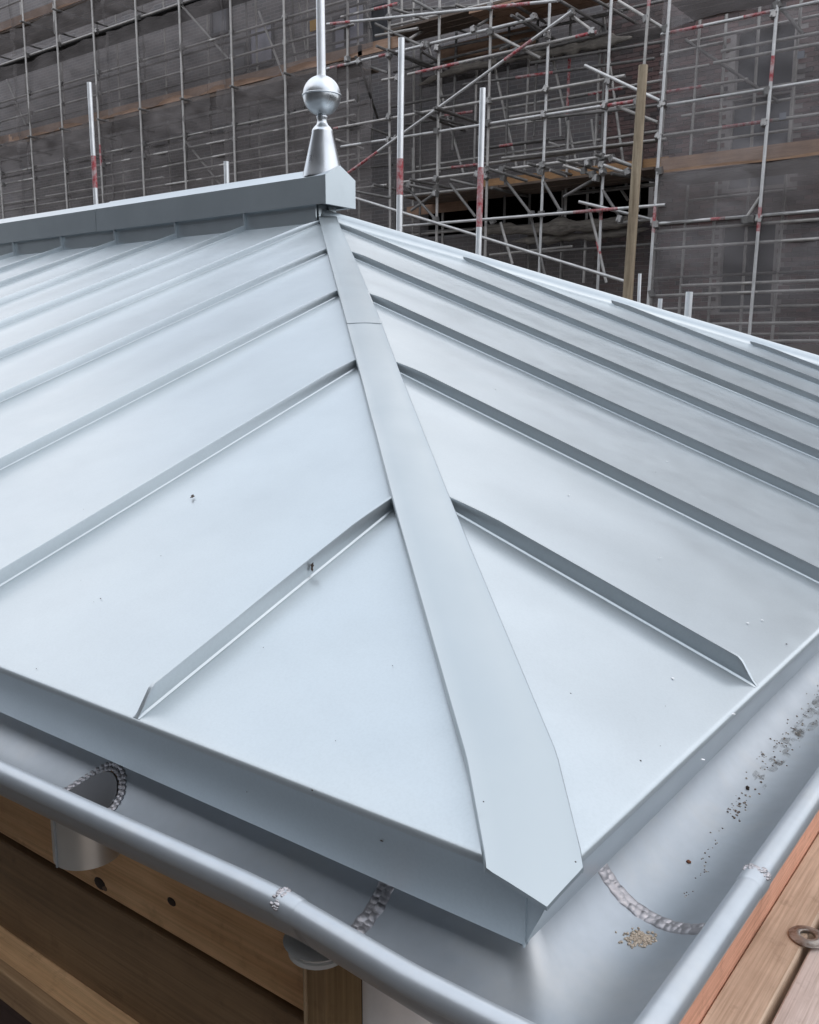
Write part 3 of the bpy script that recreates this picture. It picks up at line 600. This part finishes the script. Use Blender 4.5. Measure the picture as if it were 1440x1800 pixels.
def capping(L0, L1, off, n, tip=False, seed=0):
    P = []; fr = [0, .0, .012, .06, .2, .35, .5, .65, .8, .94, .988, 1, 1]
    for i in range(n+1):
        L = L0+(L1-L0)*i/n; el, er = edges(L); row = []
        bend = -max(0, .125-L)*.10-.5*max(0, .02-L)**2 if tip else 0
        for j, u in enumerate(fr):
            e = el+(er-el)*u; LL = L
            if tip:                       # pointed foot: the ends of the strap are cut to the corner
                tipL = (.0185+(-.0205-.0185)*(e-el)/(-.0100-el)) if e < -.0100 else (-.0205+(.0125+.0205)*(e+.0100)/(er+.0100))
                LL = L1-(L1-tipL)*(1-i/n) if True else L
                bend = -max(0, .130-LL)*.095
                el2, er2 = edges(max(-.04, LL)); e = el2+(er2-el2)*u if LL > .02 else e
            o_ = off+bend+.0012*noise.noise(Vector((LL*6, u*2, seed)))-.0022*abs(2*u-1)**2
            if j in (0, len(fr)-1): o_ -= .0075
            if j in (2, len(fr)-3): o_ += .0009
            row.append(hipP(LL, e, o_))
        P.append(row)
    g = MB(); g.grid(P)
    front = P[0] if tip else P[0]
    g.add(front+[tuple(np.array(p)-NH*.0032-HV*.0012) for p in front], [(j, j+1, len(front)+j+1, len(front)+j) for j in range(1, len(front)-2)])
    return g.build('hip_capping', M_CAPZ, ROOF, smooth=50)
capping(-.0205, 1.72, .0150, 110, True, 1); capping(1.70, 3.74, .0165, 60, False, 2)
# far hip capping, lifted by the seams beneath it
def hip2(L, e, off):
    x, y, z = hipP(L, e, off); return (x, 2*WR-y, z)
P = []
for i in range(121):
    L = -.02+3.72*i/120; k = .004*noise.noise(Vector((L*2.2, 7, 0))); up = .0015*noise.noise(Vector((L*2.6, 3, 0)))
    P.append([hip2(L, e, o_) for e, o_ in ((.090+2*k, -.0235), (.072+2*k, -.0178), (.058+k, -.0105), (.050, -.003), (.046, .012), (.043, .0305+up), (.0405, .0335+up), (.036, .0335+up), (.0, .028), (-.045, .018), (-.05, -.012))])
g = MB(); g.grid(P); g.build('hip_capping', M_ZINC, ROOF, smooth=60)
# ridge: upstand, capping, end cap
g = MB(); g.box(-AL, -2.575, WR-.080, WR-.074, T*(WR-.08)-.01, 1.045); g.build('ridge_upstand', M_ZINC, ROOF)
g = MB(); g.box(-2.585, -2.579, WR-.056, WR-.012, .93, 1.03); g.box(-2.585, -2.579, WR+.012, WR+.06, .93, 1.03); g.box(-2.60, -2.592, WR-.05, WR+.05, .93, 1.03); g.build('ridge_upstand', M_ZINC, ROOF)
YB0, YB1, ZB0, ZB1, ZBP = 2.512, 2.702, 1.025, 1.141, 1.188
def ridge(x0, x1, grow, n=24):
    prof = [(YB0+.012,ZB0+.001), (YB0-grow,ZB0-grow*.5), (YB0-grow,(ZB0+ZB1)/2), (YB0-grow,ZB1), ((YB0+WR)/2,(ZB1+ZBP)/2+grow), (WR,ZBP+grow), ((YB1+WR)/2,(ZB1+ZBP)/2+grow), (YB1+grow,ZB1), (YB1+grow,(ZB0+ZB1)/2), (YB1+grow,ZB0-grow*.5), (YB1-.012,ZB0+.001)]
    P = [[(x0+(x1-x0)*i/n, y+(.0010*noise.noise(Vector((i*.7, j, grow*900))) if 0 < j < 10 else 0), z) for j, (y, z) in enumerate(prof)] for i in range(n+1)]
    g = MB(); g.grid(P); g.add(P[0], [tuple(range(11))]); g.add(P[-1], [tuple(reversed(range(11)))]); return g.build('ridge_capping', M_ZINC, ROOF, smooth=20)
ridge(-2.504, -4.168, .0035); ridge(-4.176, -6.2, 0); ridge(-6.19, -AL, .002)
g = MB(); g.box(-4.19, -4.15, YB0+.006, YB1-.006, ZB0+.004, ZB1-.004); g.build('joint_shade_block', M_DARK, ROOF)  # near-black block in the joint, painting its gap as shade
g = MB(); e5 = [(YB0-.004,ZB0-.004), (YB1+.004,ZB0-.004), (YB1+.004,ZB1+.001), (WR,ZBP+.004), (YB0-.004,ZB1+.001)]
g.add([(-2.499, y, z) for y, z in e5]+[(-2.515, y, z) for y, z in e5], [(0,1,2,3,4), (9,8,7,6,5)]+[(i, i+5, (i+1) % 5+5, (i+1) % 5) for i in range(5)]); g.build('ridge_end_cap', M_ZINC, ROOF)

# ------------------------------------------------------------------ finial
FX, FYY = -2.602, WR
FIN = thing('ball_finial', 'silver metal ball finial with conical base and tall pale rod on the ridge end', 'finial', (FX, FYY, 1.15))
g = MB(); g.lathe([(.0, .10), (.0905, 1.150), (.0895, 1.160), (.0465, 1.338), (.0475, 1.343), (.045, 1.352), (.036, 1.364), (.026, 1.374), (.0215, 1.386), (.0215, 1.397), (.024, 1.401), (.025, 1.408), (.023, 1.413), (.019, 1.416)][1:], (FX, FYY, 0), 48); g.build('cone_base', M_FIN, FIN, smooth=40)
BC, BR = 1.494, .083
g = MB(); g.lathe([(BR*math.cos(math.radians(a)), BC+BR*math.sin(math.radians(a))) for a in range(-88, 1, 4)], (FX, FYY, 0), 56); g.build('lower_ball_half', M_FIN, FIN, smooth=True)
g = MB(); g.lathe([(BR*math.cos(math.radians(a)), BC+.0005+BR*math.sin(math.radians(a))) for a in range(0, 89, 4)], (FX, FYY, 0), 56); g.build('upper_ball_half', M_FIN, FIN, smooth=True)
g = MB(); g.lathe([(BR-.001, BC-.004), (BR+.0035, BC-.003), (BR+.0045, BC), (BR+.0035, BC+.003), (BR-.001, BC+.004)], (FX, FYY, 0), 56); g.build('ball_seam_band', M_FIN, FIN, smooth=True)
g = MB(); g.lathe([(.0215, BC+BR-.004), (.0195, BC+BR+.006), (.0185, 2.0), (.0165, 2.45), (.006, 2.50), (0, 2.505)], (FX, FYY, 0), 28); g.build('rod', M_WPOLE, FIN, smooth=40)

# ------------------------------------------------------------------ gutter
GUT = thing('gutter', 'half round zinc gutter with rolled front bead and soldered joints below the eaves', 'gutter', (0, 0, -.1))
GD, GZ, GR, BD, BZ, BRD = .02, -.05, .075, .100, -.050, .0115
def gA(a, d, z): return (-a, -d+yoffA(a), z+zoffA(a))
def gB(a, d, z): return (d, a, z)
def yoffA(a):                             # the corner piece meets the run at a slight angle
    return .011*max(0, min(1, (a-.06)/.15)) if a < .21 else .011-.022*min(1, (a-.21)/.6)
def zoffA(a): return 0.0
def gsec(n=22):
    pts = [(GD-GR-.004, GZ+.012), (GD-GR, GZ+.004)]
    for k in range(n+1):
        th = math.pi+math.pi*k/n; pts.append((GD+GR*math.cos(th), GZ+GR*math.sin(th)))
    return pts
OUTL = (.613, .004); OUTR = .039
def trough(gm, a0, a1, name, mit=False, hole=False):
    sec = gsec(); n = max(12, int(abs(a1-a0)/.012)) if hole else max(24, int(abs(a1-a0)/.04)); P = []
    for i in range(n+1):
        row = []
        for d, z in sec:
            s_ = a0 if not mit else -d
            a = s_+(a1-s_)*i/n; row.append(gm(a, d, z))
        P.append(row)
    def skip(i, j):
        a = a0+(a1-a0)*(i+.5)/n; d = (sec[j][0]+sec[j+1][0])/2; return hole and math.hypot(a-OUTL[0], d-OUTL[1]) < OUTR+.002 and sec[j][1] < -.08
    g = MB(); g.grid(P, skip=skip if hole else None)
    # outer skin 1.5 mm away, so that the sheet has an underside
    return g.build(name, M_GUT, GUT, smooth=40)
def bead(gm, a0, a1, mit=False):
    n = max(16, int(abs(a1-a0)/.05)); P = []; m_ = 20
    for i in range(n+1):
        row = []
        for j in range(m_+1):
            t_ = 2*math.pi*j/m_; d, z = BD+BRD*math.cos(t_), BZ+BRD*math.sin(t_); s_ = a0 if not mit else -d
            a = s_+(a1-s_)*i/n; row.append(gm(a, d, z+.0008*noise.noise(Vector((a*3, 0, 2)))))
        P.append(row)
    g = MB(); g.grid(P); return g.build('front_bead', M_GUT, GUT, smooth=True)
JA, JB = .200, .185
def corner_trough():
    sec = gsec(); q = MB()
    for gm, a1, fl in ((gA, JA, False), (gB, JB, True)):
        P = [[gm(-d+(a1+d)*i, d, z) for d, z in sec] for i in [0, .17]+[.24+.76*j/24 for j in range(25)]]; q.grid(P, flip=fl)
    me = q.mesh('corner_trough', M_GUT, True)
    bm = bmesh.new(); bm.from_mesh(me); bmesh.ops.remove_doubles(bm, verts=bm.verts, dist=2e-5); bmesh.ops.recalc_face_normals(bm, faces=bm.faces); bm.to_mesh(me); bm.free()
    link('corner_trough', me, GUT)
corner_trough()
trough(gA, JA-.004, .45, 'trough'); trough(gA, .45, .75, 'trough', hole=True); trough(gA, .75, AL, 'trough'); trough(gB, JB-.004, 2*WR+.1, 'trough')
bead(gA, 0, JA, True); bead(gB, 0, JB, True); bead(gA, JA, AL); bead(gB, JB, 2*WR+.1)
for gm, J in ((gA, JA), (gB, JB)):        # the corner bead slips over the straight bead
    P = [[gm(a, BD+r_*math.cos(2*math.pi*j/20), BZ+r_*math.sin(2*math.pi*j/20)) for j in range(21)] for a, r_ in ((J-.02, BRD), (J-.016, BRD+.0007), (J+.001, BRD+.0009), (J+.002, BRD))]
    g = MB(); g.grid(P); g.build('bead_sleeve', M_GUT, GUT, smooth=40)
def weld(gm, J, th0, th1):
    def fr(a, th):
        nx, nz_ = -math.cos(th), -math.sin(th); c = Vector(gm(a, GD+(GR-.0002)*math.cos(th), GZ+(GR-.0002)*math.sin(th)))
        u = (Vector(gm(a+.01, 0, 0))-Vector(gm(a, 0, 0))).normalized(); w = (Vector(gm(a, nx, nz_))-Vector(gm(a, 0, 0))).normalized(); return c, u, u.cross(w), w
    P = []; n = 260; na = 28                # one smeared strip whose surface keeps the ripples of each dab of the iron
    dabs = []
    for r_ in (-1, 1):
        k = th0
        while k < th1: dabs.append((math.radians(k), r_*.0046+rnd.gauss(0, .0008), rnd.uniform(.0052, .0082), rnd.uniform(.6, 1.3))); k += rnd.uniform(3.6, 6.4)
    for i in range(n+1):
        th = math.radians(th0+(th1-th0)*i/n); row = []
        wl = .0098+.0016*noise.noise(Vector((th*9, J, 1))); wr = .0098+.0016*noise.noise(Vector((th*9, J, 5)))
        for j in range(na+1):
            v = 2*j/na-1; a = v*(wl if v < 0 else wr); h = .0007*(1-abs(v)**4)
            for dt, da, rr, hh in dabs:
                q = (((th-dt)*GR+.25*abs(a-da))/(rr*.78))**2+((a-da)/rr)**2
                if q < 1: h = max(h, .0007*(1-abs(v)**4)+.0021*hh*math.sqrt(1-q)*(1-abs(v)**6))
            h += .00025*noise.noise(Vector((th*60, a*900, J)))
            c, u, vv, w = fr(J+a, th); row.append(c+w*max(-.0003, h if abs(v) < .999 else -.0003))
        P.append(row)
    g = MB(); g.grid(P); g.build('solder_seam', M_SOLD, GUT, smooth=True)
    g = MB()
    for k in range(26):
        th = math.radians(18+rnd.uniform(0, 125)); a = J+rnd.uniform(-.0035,.0045); c = Vector(gm(a, BD+BRD*math.cos(th), BZ+BRD*math.sin(th)))
        g.blob(c, rnd.uniform(.0018,.0036), rnd.uniform(.0015,.003), .0012, n=8, m=5, jit=.3)
    g.build('solder_blob', M_SOLD, GUT, smooth=True)
weld(gA, JA, 190, 352); weld(gB, JB, 190, 352)
# outlet: bore through the trough with a soldered collar
OX, OY = -OUTL[0], -OUTL[1]
oy = OY+yoffA(OUTL[0])
P = []
for i in range(7):
    row = []
    for j in range(41):
        t_ = 2*math.pi*j/40; x, y = OX+OUTR*math.cos(t_), oy+OUTR*math.sin(t_); dd = max(-GR*.98, min(GR*.98, -(y-yoffA(OUTL[0]))-GD)); zt = GZ-math.sqrt(GR**2-dd**2)+.001
        row.append((x, y, zt+(-.188-zt)*i/6))
    P.append(row)
g = MB(); g.grid(P); outp = g.build('outlet_pipe', zinc('bare_zinc_pipe', (.58,.58,.56), (.72,.71,.68), .32, .5, .7), GUT, smooth=True)
P2 = [[(OX+(x-OX)*.955, oy+(y-oy)*.955, z) for x, y, z in row] for row in P]; g = MB(); g.grid(P2, flip=True); g.grid([P[-1], P2[-1]]); g.build('bore', mat('bore_zinc', (.30,.30,.31), .6, .3)[0], outp, smooth=40)
g = MB(); g.tube((OX-.001, oy-OUTR-.001, -.188), (OX-.001, oy-OUTR-.001, -.11), .0016, 6); g.build('pipe_seam', M_GUT, outp)
g = MB()
for j in range(44):
    t_ = 2*math.pi*j/44
    for r_ in (OUTR+.0025, OUTR+.0065):
        x, y = OX+r_*math.cos(t_+.07*(r_ > OUTR+.005)), oy+r_*math.sin(t_+.07*(r_ > OUTR+.005)); dd = -(y-yoffA(OUTL[0]))-GD
        if abs(dd) > GR*.95: continue
        w = Vector((0, dd, math.sqrt(GR**2-dd**2))).normalized(); u = Vector((-math.sin(t_), math.cos(t_), 0)); u = (u-w*u.dot(w)).normalized()
        g.blob((x, y, GZ-math.sqrt(GR**2-dd**2)+.0004), .0042*rnd.uniform(.8,1.2), .0036*rnd.uniform(.8,1.2), .0013*rnd.uniform(.6,1.3), u, w.cross(u), w, 8, 5, .12)
g.build('outlet_solder', M_SOLD, GUT, smooth=True)
# spigot under the joint
sx, sy = at(562, 1680, -.025).x, -.025
g = MB(); g.lathe([(0, -.1256), (.033, -.1258), (.029, -.128), (.026, -.133), (.028, -.134), (.0285, -.1375), (.0265, -.139), (.023, -.138), (.023, -.130), (0, -.129)], (sx, sy, 0), 32); g.build('spigot', M_COLLAR, GUT, smooth=40)

# downpipe
cx_ = at(706, 1795, .0)
g = MB(); g.lathe([(.0335, -3.4), (.0335, -.129), (.031, -.128)], (cx_.x-.002, .0, 0), 40); o = g.build('downpipe', M_PVC, None, smooth=40); tag(o, 'white plastic downpipe beside the timber post below the gutter corner', 'pipe')

# ------------------------------------------------------------------ timber frame under the roof
FRM = thing('timber_building', 'small unfinished timber building of brown softwood boards under the zinc gutter', 'building', (-2, .3, -3.6))
PY = .062
def bx(name, m, *b, label=None, bev=.002):
    g = MB(); g.box(*b); o = g.build(name, m, FRM, label=label)
    if bev:
        md = o.modifiers.new('bevel', 'BEVEL'); md.width = bev; md.segments = 2
    return o
px_l = at(540, 1745, .03).x
bx('fascia_board', M_WOODX, -AL, px_l-.004, PY, PY+.022, -.309, -.075)
bx('wall_board', M_WOODD, -AL, px_l, PY+.004, PY+.026, -.478, -.326, label='board under the gap in a darker shaded tone')
bx('wall_rail', M_WOODX, -AL, px_l, .024, PY+.05, -.520, -.4795); bx('wall_rail', wood('lit_rail', (.34,.20,.10), (.46,.29,.15), 0), -AL, px_l, .008, .023, -.524, -.474, label='front edge of the rail in a lit tone')  # thin strip carries the rail's lit edge in its wood colour
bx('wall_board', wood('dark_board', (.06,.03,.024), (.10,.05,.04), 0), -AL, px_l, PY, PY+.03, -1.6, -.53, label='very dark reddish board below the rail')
bx('shade_backing', M_DARK, -AL, -.08, PY+.03, PY+.05, -1.7, -.08, bev=0)  # near-black sheet painting the shade in the board gaps
p0, p1 = at(541, 1745, .030), at(575, 1745, .030)
pr = onplane(637, 1745, (1,0,0), p1.x)
bx('post', M_WOODZ, p0.x, p1.x, .030, max(.06, pr.y), -3.6, -.128)
bx('board_edge', wood('pale_sawn_edge', (.55,.40,.24), (.70,.54,.36), 2), p0.x-.0055, p0.x-.0005, .028, PY, -1.2, -.13)
bx('wall_board', M_SALM, -.085, -.06, .10, 2*WR, -.56, -.135, label='salmon painted board under the right gutter')
bx('wall_board', M_WOODX, -.24, -.087, .10, .12, -1.6, -.10)
# knots in the fascia board
def knot(px, py, r, sq, m):
    p = at(px, py, PY); g = MB(); g.blob((p.x, PY-.0002, p.z), r*1.5, .0012, r, n=14, m=6, jit=.05); g.build('knot', m, FRM, smooth=True)
m_knot = mat('knot_wood', (.030,.016,.010), .7)[0]
knot(176, 1553, .0085, 1, m_knot); knot(302, 1585, .0055, 1, m_knot); knot(184, 1561, .004, 1, mat('knot_heart', (.16,.10,.06), .7)[0])

# planks at the right
def plank(x0, x1, z, m, label, seed):
    g = MB(); n = 40; P = []
    prof = [(x0, z-.038), (x0, z-.002), (x0+.002, z), ((x0+x1)/2, z+.0005), (x1-.002, z), (x1, z-.002), (x1, z-.038)]
    for i in range(n+1):
        y = -.9+6.2*i/n; P.append([(x+.0025*noise.noise(Vector((y*1.3, j*.2, seed))), y, zz) for j, (x, zz) in enumerate(prof)])
    g.grid(P); g.add(P[0], [tuple(range(7))]); g.add(P[-1], [tuple(reversed(range(7)))]); g.add([P[0][0], P[0][6], P[-1][6], P[-1][0]], [(0,1,2,3)])
    o = g.build('timber_plank', m, None, smooth=30); tag(o, label, 'plank', 'planks beside the right gutter'); return o
ZP = -.51
xg0 = onplane(1394, 1706, (0,0,1), ZP).x
plank(-.058, xg0-.0045, ZP, M_PLANK, 'tan timber plank next to the salmon board, under the right gutter', 1)
plank(xg0+.0045, xg0+.225, ZP-.004, M_PLANKG, 'pinkish grey weathered plank at the bottom right corner beyond the dark gap', 2)
pd = onplane(1420, 1646, (0,0,1), ZP+.003)
g = MB(); g.lathe([(.0115, .0012), (.0115, .0040), (.0125, .0048), (.0165, .0052), (.0185, .0046), (.0205, .0032), (.0275, .0018), (.0285, .0006), (.0280, 0), (.0115, 0)], (pd.x, pd.y, ZP+.002), 48)
o = g.build('washer', M_DISC, None, smooth=35); tag(o, 'round rusty steel washer lying across the gap between two planks', 'washer')

# ------------------------------------------------------------------ dirt, leaves, crumbs
NA_ = Vector((0, -ST, CT)); NB_ = Vector((ST, 0, CT))
def onA(px, py, off=.0012): return onplane(px, py, (0, -T, 1), off/CT)
def onB(px, py, off=.0012): return onplane(px, py, (T, 0, 1), off/CT)
g = MB()
for f_, nn, pts in ((onA, NA_, [(165,1058),(177,1052),(142,1020),(126,929),(147,895),(87,694),(229,465),(365,541),(283,977),(64,1175),(434,1392),(590,1302),(463,1138),(549,1389),(690,1170)]),
                    (onB, NB_, [(1003,1219),(1007,1332),(1161,1311),(1126,1337),(1170,1241),(1153,830),(1383,1132),(1260,702),(1046,1387)])):
    for x, y in pts:
        r_ = rnd.uniform(.0005, .0013); g.blob(f_(x, y), r_, r_*rnd.uniform(.4,1), r_*.5, n=6, m=4, jit=.3)
for x, y, off in ((850,1409,.016),(1012,1515,.013)):
    g.blob(onplane(x, y, NH, off), .0008, .0006, .0005, n=6, m=4, jit=.3)
for x, y in ((671,1478),):
    p = at(x, y, -.0012); g.blob(p, .0022, .0006, .0006, n=6, m=4, jit=.3)
g.build('roof_grit', M_LEAF, None, kind='stuff')
g = MB()
for x, y in ((871,684),(757,626),(1173,811),(1160,980),(1183,1192),(1340,1090),(1315,1095),(1290,1255),(1236,1335),(912,950),(1000,870)):
    g.blob(onB(x, y), .0022, .0014, .0005, n=7, m=4, jit=.2)
g.build('lime_spots', mat('lime', (.82,.83,.84), .8)[0], None, kind='stuff')
def leaf(p, nrm, sz, ang, label):
    nrm = Vector(nrm).normalized(); u = nrm.orthogonal().normalized(); v = nrm.cross(u); c, s_ = math.cos(ang), math.sin(ang); u, v = u*c+v*s_, v*c-u*s_
    pts = [(-1,0), (-.55,.42), (.0,.30), (.5,.62), (1,.05), (.55,-.2), (.35,-.55), (-.2,-.25), (-.6,-.40)]
    P = [p+u*(x*sz)+v*(y*sz)+nrm*(.0015+.25*sz*(x*x+.4*y)) for x, y in pts]; Q = [q+nrm*.0006 for q in P]; n = len(P)
    g = MB(); g.add(P+Q, [tuple(reversed(range(n))), tuple(range(n, 2*n))]+[(i, (i+1) % n, n+(i+1) % n, n+i) for i in range(n)]); o = g.build('dead_leaf', M_LEAF, None)
    tag(o, label, 'leaf', 'scraps of leaf on the left slope')
leaf(onA(339, 875, .001), NA_, .0065, 1.2, 'curled dark leaf scrap lying on a tray of the left slope')
leaf(onplane(547, 996, (1,0,0), -S0+.004), (1,0,0), .0062, .6, 'torn black leaf scrap stuck to the side of the nearest left seam')

def onG(a, th, off=.0): return Vector(gB(a, GD+(GR-off)*math.cos(th), GZ+(GR-off)*math.sin(th)))
def gpx(px, py):                          # where a pixel meets the trough of the right gutter
    d = ray(px, py); best = None
    A_, B_ = d[0]**2+d[2]**2, 2*((CAM[0]-GD)*d[0]+(CAM[2]-GZ)*d[2]); C_ = (CAM[0]-GD)**2+(CAM[2]-GZ)**2-GR**2
    D_ = B_*B_-4*A_*C_
    k = (-B_+math.sqrt(max(0, D_)))/(2*A_); p = CAM+d*k; return p[1], math.atan2(p[2]-GZ, p[0]-GD)
def silt(cpx, cpy, ra, rt, seed):
    a0, t0 = gpx(cpx, cpy); n = 36; ring, inner = [], []
    for j in range(n):
        t_ = 2*math.pi*j/n; k = 1+.45*noise.noise(Vector((math.cos(t_)*1.6, math.sin(t_)*1.6, seed)))+.2*noise.noise(Vector((math.cos(t_)*5, math.sin(t_)*5, seed)))
        lay = .0001+.00004*(seed % 9); ring.append(onG(a0+ra*k*math.cos(t_), t0+rt*k*math.sin(t_), lay)); inner.append(onG(a0+ra*k*.6*math.cos(t_), t0+rt*k*.6*math.sin(t_), lay+.0004))
    g = MB(); g.add(ring+inner+[onG(a0, t0, lay+.0005)], [(j, (j+1) % n, n+(j+1) % n, n+j) for j in range(n)]+[(n+j, n+(j+1) % n, 2*n) for j in range(n)]); return g
gs = MB()
for i in range(34):
    u = rnd.random()**.8; x, y = 1322+(1450-1322)*u+rnd.gauss(0, 7), 1388+(1222-1388)*u+rnd.gauss(0, 7); k = .5+u
    q = silt(x, y, rnd.uniform(.006,.022)*k, rnd.uniform(.02,.085)*k, i*3.7); gs.add(q.v, q.f)
gs.build('wet_silt', M_SILT, None, smooth=True, kind='stuff')
g = MB()
def bits(x0, y0, x1, y1, n, spread, r0, r1):
    for k in range(n):
        u = rnd.random(); x = x0+(x1-x0)*u+rnd.gauss(0, spread); y = y0+(y1-y0)*u+rnd.gauss(0, spread); a0, t0 = gpx(x, y)
        if t0 > -.1 or t0 < -3.0: continue
        r_ = rnd.uniform(r0, r1); g.blob(onG(a0, t0, r_*.3), r_, r_*rnd.uniform(.6,1.1), r_*.6, n=6, m=4, jit=.3)
bits(1230,1550,1260,1450,22,7,.0005,.0012); bits(1283,1432,1310,1405,46,9,.0006,.0016); bits(1320,1385,1440,1230,80,14,.0005,.0017); bits(1200,1580,1215,1560,6,6,.0005,.001); bits(1335,1330,1345,1320,8,4,.0008,.002)
g.build('gutter_grit', M_DIRT, None, kind='stuff')
def lump(px, py, r, m, name, label, cat, n=9, sp=8):
    g = MB()
    for k in range(n):
        x, y = px+rnd.gauss(0, sp*.9)*1.0, py+rnd.gauss(0, sp*.5); a0, t0 = gpx(x, y); rr = r*rnd.uniform(.45, 1); g.blob(onG(a0, t0, rr*.35), rr, rr*rnd.uniform(.7,1.2), rr*.7, n=8, m=6, jit=.25)
    o = g.build(name, m, None, smooth=True); tag(o, label, cat)
lump(1124, 1650, .0018, M_CRUMB, 'mortar_crumb', 'sandy lump of mortar crumbs in the gutter beside the soldered corner joint', 'mortar', 170, 15)
lump(1212, 1516, .0026, mat('brick_chip', (.22,.09,.05), .9)[0], 'brick_chip', 'single reddish brown chip lying in the right gutter trough', 'chip', 2, 1.5)
lump(1316, 1387, .0026, M_LEAF, 'dirt_clod', 'black clod in the wet silt of the right gutter', 'clod', 3, 2)
